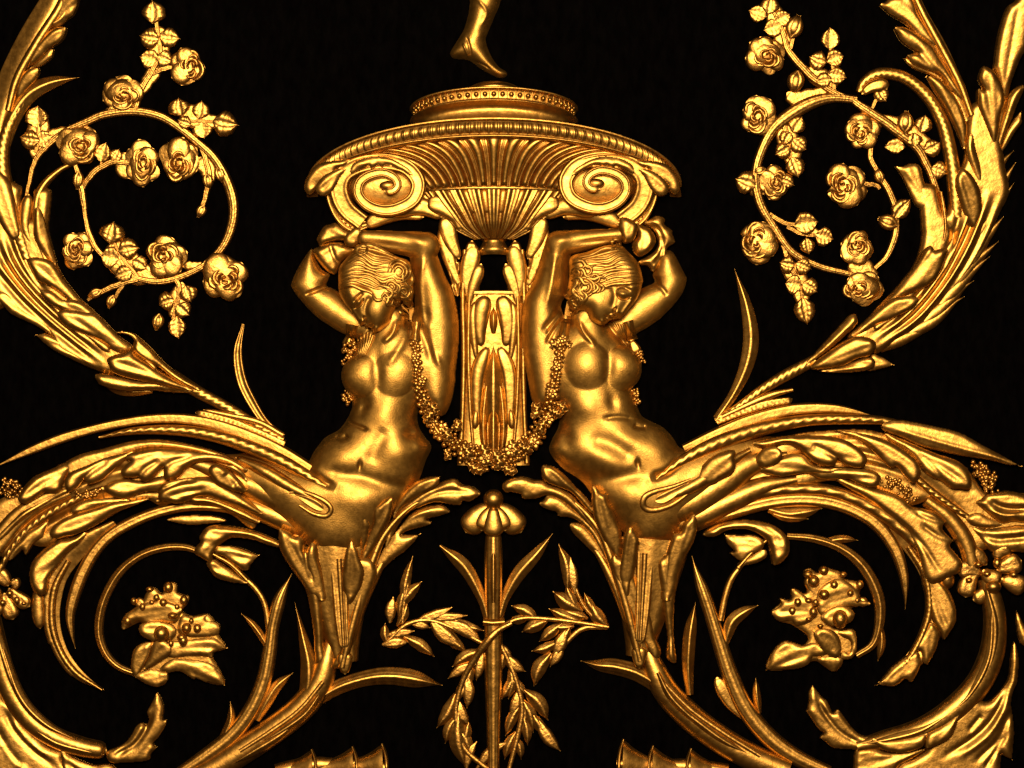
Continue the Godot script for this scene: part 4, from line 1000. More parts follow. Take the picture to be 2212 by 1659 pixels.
	leafp(t, 3, 0, [1842, 573, 1842, 573, 1905, 600, 1965, 660, 2012, 760, 2042, 880, 2005, 1000, 1985, 1150, 1940, 1270, 1900, 1170, 1840, 1020, 1798, 910, 1800, 775, 1862, 792, 1862, 792, 1808, 690, 1828, 610], [1950, 1200, 12, 1850, 600, 26], 16, 24)
	leafp(t, 3, 0, [2050, 80, 2120, 20, 2220, -80, 2260, 100, 2230, 400, 2180, 500, 2130, 620, 2080, 760, 2030, 860, 1960, 660, 1942, 560, 1980, 300], [2020, 820, 8, 2150, 40, 22], 17, 26)
	leafp(t, 3, 0, [2196, 733, 2196, 733, 2202, 780, 2150, 900, 2100, 1030, 2040, 1180, 1990, 1310, 1960, 1380, 1990, 1150, 2040, 950, 2060, 850, 2120, 770], [1985, 1320, 8, 2190, 745, 18], 13, 18)
	leafp(t, 3, 0, [2187, 953, 2187, 953, 2180, 1020, 2187, 1062, 2120, 1160, 2060, 1260, 2010, 1335, 1975, 1440, 2030, 1200, 2100, 1060], [1990, 1400, 8, 2180, 965, 14], 11, 14)
	leafp(t, 3, 0, [1622, 1500, 1660, 1458, 1722, 1488, 1785, 1570, 1830, 1680, 1840, 1850, 1780, 2000, 1690, 1880, 1630, 1720, 1598, 1590], [1780, 1960, 8, 1650, 1480, 28], 18, 24)
	leafp(t, 3, 0, [1720, 1180, 1760, 1165, 1790, 1300, 1850, 1500, 1880, 1700, 1800, 1600, 1740, 1450, 1700, 1320], [1850, 1660, 8, 1740, 1180, 20], 12, 16)
	stem(t, [2030, 415, 2036, 450, 2040, 490, 2036, 520], [3, 4, 4, 3], 20, {"h": 6})

func roses_left():
	var t := thing("rose_spray", "curling rose spray of eight blooms whose topmost leaf stands alone above a side-turned rose", "rose spray", 345, 610, "rose sprays inside the upper scrolls")
	for q in [[[100, 318, 140, 285, 190, 262, 230, 247, 290, 241, 345, 252, 390, 278, 430, 310, 465, 345, 492, 395, 504, 445, 500, 490, 484, 530, 455, 563, 420, 586, 375, 603, 335, 608, 290, 600], [6, 6, 7, 8, 8, 8, 7, 7, 8, 9, 9, 8, 7, 6, 6, 6, 5]], [[57, 430, 66, 385, 78, 345, 105, 312], [3, 4, 5, 6]], [[162, 352, 170, 380, 178, 415, 184, 460, 195, 510, 216, 545, 240, 560], [4, 6, 6, 4, 5, 5, 4]],
		[[178, 412, 190, 388, 212, 366, 245, 350, 280, 352], [4, 6, 6, 6, 5]], [[290, 242, 305, 195, 330, 152, 346, 120, 343, 80, 338, 45], [6, 6, 5, 5, 4, 4]], [[330, 160, 352, 150, 375, 145], [4, 5, 4]], [[232, 247, 250, 225, 270, 205], [5, 6, 4]], [[300, 603, 265, 612, 225, 628, 190, 648], [5, 6, 5, 3]], [[280, 600, 260, 625, 243, 655], [4, 4, 3]], [[380, 602, 388, 625, 382, 660, 375, 690], [5, 5, 4, 4]], [[455, 563, 470, 572, 485, 580], [5, 6, 4]],
		[[430, 310, 445, 345, 452, 385, 445, 420, 436, 455], [4, 5, 6, 5, 4]], [[300, 600, 275, 570, 255, 540, 240, 505], [4, 4, 3, 3]], [[400, 262, 430, 262, 480, 265], [3, 3, 3]], [[218, 360, 222, 345, 228, 325], [3, 3, 3]], [[78, 330, 84, 300, 84, 255], [4, 5, 4]]]:
		var vw := []
		for e in q[1]: vw.append(e * 1.25)
		stem(t, q[0], vw, 6, {"called": "vine", "m": gold_rose, "gr": [3.0, 1.0], "wob": 0.5})
	for q in [[[335, 150, 345, 100, 340, 55], [26, 22, 16]], [[392, 236, 430, 258, 480, 266], [22, 22, 12]], [[290, 215, 318, 178, 340, 140], [10, 14, 18]], [[82, 235, 82, 290, 72, 345], [20, 24, 8]], [[100, 300, 130, 290, 160, 290], [16, 16, 16]], [[245, 520, 262, 560, 300, 590, 350, 595], [24, 34, 26, 14]], [[395, 610, 385, 650, 378, 690], [14, 22, 16]], [[395, 575, 430, 575, 470, 590], [10, 10, 14]], [[430, 340, 450, 370, 452, 400], [20, 18, 10]], [[275, 330, 265, 360, 280, 385], [16, 18, 12]], [[225, 240, 255, 240, 300, 235], [8, 12, 6]]]:
		strip(t, "backing_web", q[0], q[1], {"z": 1.5, "h": 4, "p": 4, "hp": 0.1, "tip": 0.15, "base": 0.15, "m": gold_rose, "wob": 1.0})
	for q in [[400, 145, 34, 42, 0, 0.35], [264, 200, 46, 36, 60, 0.25], [168, 308, 46, 42, 50, 0.3], [306, 355, 34, 52, 0, 0.2], [393, 345, 40, 48, 130, 0.3], [172, 542, 31, 44, 200, 0.25], [366, 555, 40, 42, 190, 0.3], [482, 592, 48, 46, 60, 0.3]]: rose(t, q[0], q[1], q[2], q[3], q[4], q[5])
	for q in [[330, 27, 25, 20, -90], [324, 82, 22, 18, 190], [367, 80, 23, 17, 10], [322, 130, 20, 17, 200], [356, 128, 18, 16, 20], [390, 232, 20, 19, -100], [433, 238, 20, 15, -80], [399, 265, 16, 13, 200], [439, 282, 18, 17, 80], [488, 266, 28, 22, 10], [83, 253, 24, 20, -90], [66, 300, 22, 17, 190], [97, 300, 20, 16, -20], [242, 503, 24, 22, -80], [279, 540, 23, 19, -10], [238, 557, 20, 19, 190], [268, 592, 20, 16, 160], [302, 572, 18, 14, 30],
		[407, 635, 19, 16, 70], [361, 654, 18, 17, 160], [396, 670, 18, 16, 40], [385, 708, 24, 15, 85], [225, 330, 22, 14, -75], [250, 335, 15, 12, -60], [365, 80, 14, 10, -20]]: rleaf(t, q[0], q[1], q[2], q[3], q[4], 9.0)
	for q in [[170, 390, 20, 11, 95], [450, 392, 17, 11, 80], [476, 378, 17, 11, 70], [435, 457, 15, 10, 115], [206, 634, 16, 10, 155], [241, 652, 15, 10, 110], [342, 696, 18, 12, 100]]: bud(t, q[0], q[1], q[2], q[3], q[4])

func roses_right():
	var t := thing("rose_spray", "curling rose spray of nine blooms hanging from the rope-like stem beside the toothed scroll", "rose spray", 1790, 595, "rose sprays inside the upper scrolls")
	for q in [[[1670, 20, 1690, 70, 1705, 112, 1735, 148, 1765, 175, 1800, 200, 1842, 216], [4, 5, 6, 7, 7, 6, 6]], [[1850, 216, 1800, 212, 1755, 222, 1710, 245, 1668, 282, 1642, 335, 1632, 390, 1642, 440, 1672, 492, 1712, 545, 1765, 574, 1815, 588, 1850, 596], [7, 9, 12, 12, 9, 8, 8, 8, 7, 7, 6, 6, 5]],
		[[1836, 212, 1880, 244, 1920, 270, 1952, 295, 1982, 322, 2004, 360, 2022, 410, 2030, 440], [6, 8, 9, 9, 8, 7, 6, 4]], [[1872, 270, 1880, 310, 1880, 342, 1896, 372, 1918, 410, 1932, 445, 1936, 485, 1930, 520, 1912, 558, 1890, 580], [4, 5, 5, 5, 6, 6, 6, 6, 5, 4]], [[1662, 462, 1690, 480, 1720, 486, 1745, 482], [4, 5, 4, 3]], [[1700, 490, 1730, 505, 1770, 510], [4, 4, 3]], [[1800, 200, 1800, 160, 1794, 120, 1792, 90], [4, 4, 3, 3]], [[1705, 112, 1712, 85, 1716, 60], [4, 4, 3]],
		[[1690, 530, 1705, 570, 1728, 620, 1735, 660], [4, 5, 4, 3]], [[1690, 262, 1702, 300, 1708, 350], [5, 5, 3]], [[1955, 295, 1990, 318, 2008, 318], [4, 4, 3]], [[1880, 240, 1892, 215, 1895, 190], [3, 4, 3]], [[1900, 408, 1890, 400, 1860, 398], [4, 5, 6]]]:
		var vw := []
		for e in q[1]: vw.append(e * 1.25)
		stem(t, q[0], vw, 6, {"called": "vine", "m": gold_rose, "gr": [3.0, 1.0], "wob": 0.5})
	for q in [[[1664, 0, 1680, 50, 1700, 100], [14, 22, 18]], [[1740, 150, 1790, 175, 1810, 150], [14, 22, 16]], [[1700, 200, 1730, 215, 1790, 195], [16, 20, 10]], [[1690, 270, 1705, 310, 1715, 360], [18, 26, 14]], [[1660, 370, 1640, 395, 1650, 420], [20, 30, 20]], [[1900, 250, 1960, 285, 2010, 320], [10, 22, 16]], [[1870, 245, 1885, 260, 1880, 290], [14, 22, 14]], [[1690, 560, 1720, 600, 1738, 660], [14, 24, 14]], [[1838, 560, 1870, 590, 1890, 610], [20, 26, 16]], [[1715, 500, 1750, 500, 1780, 512], [6, 12, 8]]]:
		strip(t, "backing_web", q[0], q[1], {"z": 1.5, "h": 4, "p": 4, "hp": 0.1, "tip": 0.15, "base": 0.15, "m": gold_rose, "wob": 1.0})
	for q in [[1652, 115, 44, 36, 60, 0.3], [1640, 250, 37, 44, 160, 0.2], [1862, 280, 35, 36, 120, 0.3], [1668, 395, 30, 38, 10, 0.3], [1638, 525, 38, 48, 200, 0.2], [1848, 540, 36, 34, -60, 0.3], [1866, 622, 44, 34, 170, 0.3], [1832, 402, 42, 48, 170, 0.35]]: rose(t, q[0], q[1], q[2], q[3], q[4], q[5])
	for q in [[1636, 30, 20, 15, 200], [1662, 12, 20, 16, -80], [1668, 60, 20, 16, 160], [1690, 40, 18, 15, -30], [1792, 84, 24, 16, -90], [1766, 130, 20, 17, 200], [1804, 128, 19, 16, -20], [1808, 165, 20, 15, 10], [1778, 176, 18, 14, 170], [1993, 268, 20, 15, -75], [1975, 302, 16, 15, -90], [1932, 318, 22, 13, 180], [2012, 318, 20, 15, -30], [2027, 370, 18, 16, 20], [1905, 205, 18, 13, 60], [1722, 270, 20, 15, -60], [1726, 312, 20, 16, 40], [1690, 326, 18, 15, 150], [1716, 362, 24, 16, 70], [1610, 395, 24, 20, 200], [1700, 300, 16, 14, 120],
		[1741, 484, 26, 20, -10], [1780, 512, 20, 17, 15], [1744, 532, 18, 13, 80], [1700, 570, 17, 16, 190], [1735, 575, 18, 16, 20], [1713, 616, 18, 17, 190], [1748, 622, 19, 16, 30], [1738, 672, 30, 18, 80], [1948, 452, 28, 15, -50], [1698, 395, 18, 14, 20]]: rleaf(t, q[0], q[1], q[2], q[3], q[4], 9.0)
	for q in [[1716, 58, 26, 18, -70], [1718, 178, 24, 17, 100], [1955, 264, 24, 17, -85], [1916, 480, 22, 16, 200], [1898, 380, 16, 10, -110], [1640, 370, 14, 10, 160]]: bud(t, q[0], q[1], q[2], q[3], q[4])

# sheath of leaves under a figure, s = -1 left, +1 right
func sheath(t: Node, cx: float, dy: float, s: float):
	var M := func(a: Array) -> Array:
		var q := []
		for i in range(0, a.size(), 2): q.append(cx + s * a[i]); q.append(a[i + 1] + dy)
		return q
	# a: x measured away from the figure's outer side, towards the torch negative
	strip(t, "sheath", M.call([6, 1175, 0, 1250, -8, 1340, -18, 1430]), [88, 70, 48, 28], {"z": 4, "h": [36, 34, 28, 22], "hp": 0.2, "n": 30, "c": 27, "gr": [3.0, 1.2]})
	if s < 0:
		leafp(t, 1, 3, [360, -160, 520, -140, 570, 150, 585, 400, 590, 600, 610, 720, 520, 780, 500, 500, 455, 200, 400, 20], [560, 740, 8, 440, -100, 26], 18, 26, {"called": "sheath_leaf"})
		leafp(t, 1, 3, [780, -140, 1000, -160, 1050, -10, 965, 230, 885, 480, 810, 690, 740, 790, 640, 780, 700, 650, 720, 400, 760, 100], [700, 760, 8, 900, -100, 26], 18, 28, {"called": "sheath_leaf"})
	else:
		leafp(t, 2, 3, [830, -160, 1000, -140, 1110, 100, 1205, 300, 1240, 520, 1290, 650, 1230, 740, 1130, 590, 1050, 430, 950, 200], [1240, 680, 8, 900, -100, 26], 18, 26, {"called": "sheath_leaf"})
		leafp(t, 2, 3, [1250, -140, 1450, -160, 1405, 200, 1395, 500, 1420, 740, 1330, 700, 1340, 520, 1300, 250], [1370, 700, 8, 1350, -100, 26], 18, 26, {"called": "sheath_leaf"})
	strip(t, "panel_groove", M.call([-4, 1205, -8, 1270, -12, 1340, -18, 1400]), [22, 19, 16, 12], {"z": 32, "h": 7, "p": 6, "hp": 0.2, "tip": 0.08, "c": 17})
	stem(t, M.call([-6, 1205, -10, 1280, -16, 1392]), [7, 5, 4], 36, {"h": 7, "called": "panel_rib"})
	lobe(t, M.call([-18, 1455, -18, 1430, -18, 1405]), 15, 26, 10)

func hip_leaf(t: Node, cx: float, s: float, dy: float):
	# big acanthus leaf at the inner hip; x measured from the shaft axis, away from the torch
	var M := func(a: Array) -> Array:
		var q := []
		for i in range(0, a.size(), 2): q.append(cx + s * a[i]); q.append(a[i + 1] + dy)
		return q
	if s < 0:
		leafp(t, 1, 2, [1240, 1240, 1330, 1130, 1440, 1062, 1560, 1040, 1632, 1050, 1684, 1106, 1684, 1106, 1580, 1142, 1475, 1165, 1522, 1190, 1500, 1216, 1400, 1242, 1300, 1272, 1258, 1302, 1258, 1302, 1412, 1300, 1412, 1300, 1370, 1362, 1290, 1442, 1180, 1522, 1060, 1642, 960, 1760, 1060, 1500, 1150, 1350], [1020, 1640, 4, 1640, 1080, 12], 13, 26, {"mid": [800, 1250, 830, 1180, 880, 1120, 940, 1098], "vein": 3, "lift": 6.0})
		leafp(t, 1, 2, [1330, 1010, 1450, 920, 1560, 872, 1640, 830, 1722, 818, 1782, 868, 1850, 878, 1920, 918, 1942, 950, 1900, 980, 1850, 1012, 1782, 1010, 1772, 1042, 1700, 1042, 1640, 1030, 1540, 1020, 1420, 1062, 1320, 1112, 1220, 1240, 1120, 1450, 1140, 1250, 1220, 1110], [1200, 1250, 10, 1900, 940, 22], 14, 24, {"mid": [840, 1160, 880, 1105, 950, 1062, 1030, 1062], "vein": -3, "lift": 6.0})
		leafp(t, 1, 2, [1350, 870, 1400, 830, 1500, 800, 1592, 793, 1592, 793, 1582, 850, 1540, 900, 1420, 962, 1330, 1022, 1240, 1095, 1180, 1180, 1210, 1050, 1280, 932], [1230, 1080, 14, 1580, 800, 28], 15, 20, {"lift": 6.0})
		leafp(t, 1, 2, [998, 1095, 1008, 1050, 1058, 1030, 1058, 1030, 1120, 990, 1187, 963, 1187, 963, 1192, 1030, 1182, 1100, 1152, 1200, 1080, 1330, 1000, 1480, 920, 1560, 900, 1450, 960, 1300, 1005, 1200], [960, 1440, 16, 1160, 980, 42], 18, 26, {"lift": 6.0})
		leafp(t, 1, 2, [892, 1210, 904, 1148, 950, 1133, 988, 1190, 988, 1260, 962, 1390, 920, 1440, 888, 1330], [920, 1400, 22, 930, 1140, 40], 11, 12, {"lift": 6.0})
		leafp(t, 1, 2, [783, 1430, 800, 1390, 835, 1338, 835, 1338, 872, 1400, 888, 1425, 915, 1520, 945, 1620, 900, 1800, 800, 1900, 750, 1750, 752, 1600], [830, 1800, 22, 835, 1350, 44], 15, 20, {"lift": 6.0})
		leafp(t, 1, 2, [213, 1238, 240, 1248, 300, 1268, 342, 1310, 400, 1308, 432, 1362, 432, 1442, 432, 1442, 480, 1363, 522, 1368, 545, 1420, 555, 1500, 590, 1640, 620, 1850, 500, 1850, 390, 1700, 290, 1560, 220, 1435, 203, 1330], [560, 1800, 16, 230, 1250, 36], 17, 26, {"g": [[4.0, -5.0, 432, 1420, 450, 1560, 500, 1700]], "lift": 6.0})
	else:
		leafp(t, 2, 2, [228, 1030, 270, 1003, 300, 958, 350, 958, 420, 978, 520, 1058, 620, 1148, 720, 1250, 810, 1400, 890, 1560, 940, 1720, 800, 1510, 690, 1310, 600, 1205, 500, 1152, 400, 1142, 380, 1102, 300, 1082], [860, 1600, 6, 250, 1020, 14], 12, 20, {"vein": 2, "lift": 6.0})
		leafp(t, 2, 2, [498, 1203, 580, 1198, 645, 1240, 725, 1330, 805, 1450, 885, 1600, 930, 1740, 840, 1650, 740, 1502, 640, 1402, 560, 1322, 510, 1262], [880, 1640, 3, 510, 1220, 8], 12, 20, {"lift": 6.0})
		leafp(t, 2, 2, [-90, 880, -60, 840, 0, 808, 100, 798, 200, 828, 260, 828, 330, 868, 420, 898, 520, 958, 610, 1060, 690, 1170, 800, 1400, 700, 1280, 610, 1170, 520, 1082, 420, 1002, 300, 962, 200, 992, 90, 987, 78, 952, 0, 932, -60, 930], [720, 1280, 10, 0, 870, 22], 14, 22, {"lift": 6.0})
		leafp(t, 2, 2, [258, 700, 300, 698, 350, 708, 440, 768, 500, 828, 560, 898, 650, 985, 760, 1160, 640, 1080, 520, 945, 410, 892, 330, 862, 268, 822, 252, 760], [660, 1080, 14, 280, 720, 30], 15, 20, {"lift": 6.0})
		leafp(t, 2, 2, [688, 868, 688, 868, 722, 880, 780, 940, 822, 948, 832, 1012, 872, 1080, 905, 1180, 945, 1280, 950, 1420, 920, 1560, 850, 1460, 780, 1335, 720, 1205, 688, 1050], [880, 1480, 16, 710, 890, 40], 17, 24, {"lift": 6.0})
		leafp(t, 2, 2, [958, 1330, 980, 1258, 1022, 1222, 1062, 1280, 1092, 1340, 1088, 1410, 1062, 1600, 990, 1850, 920, 1680, 938, 1480], [1000, 1700, 22, 1020, 1240, 44], 14, 20, {"lift": 6.0})
		leafp(t, 2, 2, [1570, 1118, 1592, 1200, 1582, 1300, 1545, 1400, 1485, 1505, 1435, 1660, 1390, 1850, 1280, 1850, 1308, 1600, 1330, 1440, 1388, 1280, 1388, 1280, 1450, 1268, 1462, 1208, 1520, 1150], [1350, 1800, 16, 1560, 1140, 36], 17, 26, {"lift": 6.0})
	stem(t, M.call([330, 1440, 300, 1320, 268, 1220, 236, 1150, 176, 1090, 100, 1060]), [9, 11, 11, 9, 6, 3], 24, {"called": "leaf_rib", "h": 13})
	stem(t, M.call([318, 1400, 285, 1300, 252, 1230, 226, 1190]), [8, 11, 11, 6], 14, {"called": "leaf_rib", "h": 12})

func rosette(t: Node, q: Array, ber: Array):
	for l in q: lobe(t, l[0], l[1], l[2], l[1] * 0.6, {"called": "petal", "m": gold_rose} if l.size() < 4 else {"called": "serrated_leaf", "saw": [4, 0.35], "sweep": 0.4, "vein": 0.3, "p": 3, "m": gold_rose})
	for b in ber: bead(t, "berry", b[0], b[1], b[2], b[3], 1.1, 1.0 + 0.3 * sin(b[0]), gold_rose)

func tail_left():
	var t := thing("acanthus_tail", "lower acanthus scroll curling from the hip of the woman shown in profile", "scroll ornament", 600, 1440, "lower acanthus scrolls")
	# long bands along the top
	strip(t, "outer_band", [672, 1012, 610, 975, 553, 948, 480, 921, 415, 907, 350, 904, 280, 911, 210, 925, 140, 945, 70, 972, 0, 1004], [11, 13, 14, 13, 12, 11, 10, 10, 11, 9, 2], {"z": [22, 18, 14, 10, 8, 8, 8, 8, 8, 8, 8], "h": 10, "hp": 0.3, "p": 4})
	strip(t, "twisted_band", [720, 1060, 660, 1022, 600, 990, 540, 965, 480, 945, 415, 932, 350, 928, 280, 932, 215, 945], [8, 12, 15, 15, 14, 13, 11, 8, 3], {"z": [44, 40, 32, 24, 18, 14, 14, 14, 14], "h": 16, "tw": [24.0, 0.8, 0.5], "hp": 0.7})
	strip(t, "limb", [700, 1085, 630, 1050, 570, 1015, 510, 988], [10, 16, 16, 8], {"z": [44, 38, 28, 16], "h": 20, "tip": 0.08, "hp": 0.6})
	strip(t, "limb", [720, 1120, 650, 1095, 580, 1065, 510, 1035, 450, 1010, 400, 995], [30, 38, 34, 28, 20, 12], {"z": 10, "h": [40, 38, 32, 26, 20, 16], "hp": 0.3})
	strip(t, "limb", [700, 1150, 630, 1128, 553, 1098, 480, 1080, 400, 1076, 340, 1082], [20, 26, 24, 20, 16, 8], {"z": 8, "h": 24, "hp": 0.5})
	strip(t, "teardrop", [640, 1068, 665, 1078, 690, 1092, 703, 1100], [2, 8, 11, 8], {"on": 1.0, "h": 5, "p": 3, "tip": 0.2, "th": 10.0})
	strip(t, "teardrop_border", [628, 1062, 660, 1062, 700, 1078, 718, 1096, 708, 1112, 680, 1108, 650, 1090], [3, 5, 6, 6, 6, 5, 3], {"on": -0.0, "h": 5, "th": 10.0})
	leafp(t, 0, 2, [2212, 1240, 2000, 1130, 1800, 1060, 1600, 1040, 1400, 1060, 1250, 1000, 1000, 1120, 800, 1240, 600, 1320, 400, 1410, 200, 1380, 60, 1500, -60, 1400, -60, 1050, 200, 920, 500, 760, 800, 650, 1200, 540, 1600, 560, 2000, 660, 2212, 760], [2212, 1000, 6, 0, 1200, 2], 12, 40, {"called": "limb", "vein": 0.0, "g": [[8.0, -8.0, 1600, 900, 1200, 920, 800, 1040, 400, 1240, 100, 1420], [8.0, -8.0, 1400, 700, 1000, 760, 600, 940, 300, 1120, 0, 1330], [8.0, 6.0, 1500, 800, 1100, 840, 700, 1000, 350, 1180, 50, 1380], [8.0, -7.0, 1200, 1000, 900, 1130, 600, 1280]]})
	leafp(t, 0, 2, [560, 690, 700, 605, 900, 555, 1150, 490, 1400, 478, 1650, 520, 1900, 590, 2100, 680, 2180, 740, 2100, 765, 1900, 645, 1600, 575, 1300, 565, 1100, 625, 950, 705, 800, 785, 600, 810], [2150, 740, 14, 600, 760, 14], 14, 18, {"called": "limb", "vein": 0.0})
	leafp(t, 0, 2, [0, 1300, 100, 1200, 200, 1100, 300, 1050, 420, 990, 560, 900, 620, 925, 450, 1010, 300, 1110, 180, 1200, 60, 1310, -60, 1400], [600, 920, 10, 0, 1320, 14], 12, 16, {"lift": 9.0})
	leafp(t, 0, 2, [168, 1000, 190, 930, 240, 860, 300, 800, 380, 760, 480, 718, 580, 672, 640, 720, 600, 790, 560, 860, 540, 932, 440, 942, 400, 935, 400, 935, 300, 1002, 230, 1034], [600, 740, 6, 200, 980, 18], 18, 28, {"lift": 9.0})
	leafp(t, 0, 2, [568, 862, 588, 800, 640, 748, 760, 700, 900, 640, 1050, 598, 1180, 580, 1090, 660, 980, 752, 900, 822, 800, 862, 760, 852, 740, 815, 740, 815, 700, 872, 640, 922, 596, 917], [1120, 610, 12, 600, 880, 24], 16, 26, {"g": [[5.0, -4.0, 740, 820, 820, 740, 960, 660]], "lift": 9.0})
	leafp(t, 0, 2, [916, 882, 980, 838, 1100, 812, 1250, 830, 1430, 785, 1470, 850, 1400, 925, 1250, 935, 1100, 990, 1000, 974, 926, 932], [1430, 850, 8, 950, 890, 18], 15, 24, {"vein": 0.0, "lift": 9.0})
	leafp(t, 0, 2, [1092, 640, 1130, 598, 1230, 568, 1350, 553, 1480, 556, 1600, 566, 1750, 586, 1900, 606, 2050, 656, 2150, 730, 2110, 770, 1980, 695, 1820, 664, 1700, 684, 1604, 745, 1588, 775, 1500, 834, 1440, 818, 1422, 772, 1430, 712, 1430, 712, 1398, 742, 1350, 802, 1290, 838, 1240, 838, 1213, 800, 1213, 800, 1150, 808, 1090, 803, 1056, 770, 1078, 718, 1144, 662, 1144, 662], [2080, 720, 14, 1100, 700, 28], 17, 26, {"mid": [520, 1000, 440, 985, 360, 978, 290, 1000], "g": [[5.0, -4.0, 1430, 715, 1520, 660, 1680, 620], [5.0, -4.0, 1215, 800, 1280, 720, 1400, 650]], "lift": 9.0})
	leafp(t, 0, 2, [618, 1102, 660, 1048, 760, 998, 900, 983, 1060, 986, 1150, 1000, 1000, 1040, 850, 1066, 720, 1114, 660, 1114], [1100, 1000, 8, 640, 1080, 16], 12, 16, {"lift": 9.0})
	leafp(t, 0, 2, [438, 1292, 478, 1218, 560, 1158, 680, 1108, 850, 1058, 1000, 1010, 1200, 998, 1320, 980, 1150, 1056, 1000, 1116, 850, 1206, 750, 1264, 650, 1304, 580, 1314, 520, 1334, 476, 1324], [1250, 1010, 8, 470, 1290, 20], 17, 24, {"lift": 9.0})
	leafp(t, 0, 2, [78, 1532, 78, 1532, 110, 1440, 180, 1348, 230, 1288, 320, 1228, 430, 1178, 405, 1250, 382, 1312, 300, 1372, 270, 1424, 230, 1484, 230, 1484, 208, 1428, 208, 1428, 190, 1442, 130, 1502], [410, 1210, 6, 100, 1510, 10], 11, 16, {"lift": 9.0})
	leafp(t, 0, 2, [268, 1659, 278, 1560, 330, 1478, 420, 1398, 520, 1338, 640, 1318, 760, 1270, 710, 1362, 605, 1452, 545, 1532, 488, 1602, 440, 1680, 420, 1800, 350, 1820, 290, 1760], [720, 1300, 6, 320, 1720, 16], 18, 26, {"lift": 9.0})
	leafp(t, 0, 2, [1378, 960, 1400, 888, 1450, 838, 1550, 818, 1700, 798, 1850, 806, 2000, 890, 2150, 985, 2290, 1120, 2180, 1110, 2000, 1046, 1850, 985, 1750, 965, 1650, 1005, 1550, 1034, 1450, 1014, 1400, 1014], [2200, 1080, 16, 1400, 950, 30], 20, 28, {"g": [[4.0, -6.0, 1390, 930, 1480, 880, 1600, 840, 1720, 830], [5.0, -4.0, 1480, 960, 1620, 930, 1800, 900]], "lift": 9.0})
	leafp(t, 0, 2, [1816, 740, 1838, 698, 1900, 686, 1964, 716, 2040, 780, 2120, 860, 2140, 930, 2050, 930, 1960, 896, 1896, 874, 1846, 812], [2120, 900, 30, 1850, 720, 40], 17, 22, {"vein": 0.0, "g": [[7.0, -6.0, 1960, 760, 2010, 830, 2060, 880]], "lift": 9.0})
	leafp(t, 0, 2, [1966, 706, 2040, 700, 2110, 744, 2150, 810, 2140, 840, 2070, 780], [2130, 820, 30, 1990, 705, 38], 12, 14, {"lift": 9.0})
	leafp(t, 0, 2, [1640, 975, 1700, 965, 1850, 990, 2000, 1050, 2150, 1110, 2260, 1180, 2212, 1200, 2050, 1130, 1920, 1066, 1800, 1030, 1690, 1030], [2212, 1170, 12, 1660, 990, 24], 14, 18, {"lift": 9.0})
	leafp(t, 0, 2, [1438, 1170, 1560, 1136, 1720, 1130, 1860, 1140, 1960, 1180, 1860, 1200, 1730, 1214, 1620, 1214, 1520, 1194], [1900, 1170, 6, 1460, 1170, 6], 8, 14, {"lift": 9.0})
	strip(t, "twisted_band", [270, 1040, 190, 1068, 115, 1105, 55, 1150, 12, 1210, 0, 1240], [4, 8, 9, 9, 8, 6], {"z": 14, "h": 10, "tw": [20.0, 1.0, 0.5]})
	strip(t, "limb", [150, 1060, 90, 1085, 40, 1120, -10, 1180], [16, 20, 24, 24], {"z": 8, "h": 16, "p": 1})
	# inner band and its blade
	strip(t, "inner_band", [660, 1160, 600, 1128, 553, 1108, 480, 1094, 410, 1092, 345, 1105, 290, 1126, 240, 1155, 205, 1192, 178, 1240, 160, 1290, 152, 1330, 156, 1368, 164, 1402], [14, 14, 14, 13, 12, 12, 12, 13, 13, 13, 14, 13, 8, 0], {"z": 6, "h": 15, "hp": 0.5, "p": 1})
	# middle leaf and its beaded rib
	strip(t, "curled_leaf", [250, 1130, 180, 1175, 130, 1230, 112, 1290, 112, 1350, 132, 1410, 170, 1458, 226, 1490], [12, 20, 24, 22, 19, 16, 12, 0], {"z": 5, "h": 14, "p": 5, "saw": [6, 0.22], "sweep": 0.4, "hp": 0.5, "side": 1})
	stem(t, [150, 1210, 120, 1270, 114, 1340, 130, 1400, 164, 1450, 222, 1489], [6, 8, 8, 7, 6, 2], 17, {"tw": [30.0, 1.2, 0.0], "h": 9})
	lobe(t, [100, 1230, 84, 1280, 84, 1330, 88, 1358], 13, 8, 10)
	# outer sweep
	strip(t, "limb", [-30, 1300, -6, 1400, 18, 1480, 60, 1548, 115, 1590, 175, 1612, 232, 1622], [24, 24, 24, 24, 23, 22, 19], {"z": 8, "h": 24, "tip": 0.04, "hp": 0.7})
	leafp(t, 0, 3, [-60, 900, 40, 1060, 150, 1150, 190, 1250, 300, 1370, 420, 1470, 540, 1520, 560, 1600, 640, 1680, 700, 1760, 700, 1900, -60, 1900], [100, 1200, 4, 200, 1800, 6], 14, 30, {"vein": 0.0, "g": [[7.0, -6.0, 20, 1100, 120, 1300, 300, 1500, 480, 1640], [7.0, -6.0, -20, 1300, 60, 1480, 200, 1650], [5.0, 4.0, 100, 1240, 240, 1420, 420, 1560], [6.0, 5.0, 0, 1400, 120, 1580, 260, 1700]]})
	leafp(t, 0, 3, [530, 1490, 640, 1560, 800, 1625, 940, 1622, 1010, 1680, 1010, 1900, 560, 1900, 540, 1640], [560, 1560, 10, 960, 1760, 6], 12, 18, {"g": [[5.0, -4.0, 580, 1600, 700, 1680, 900, 1720]]})
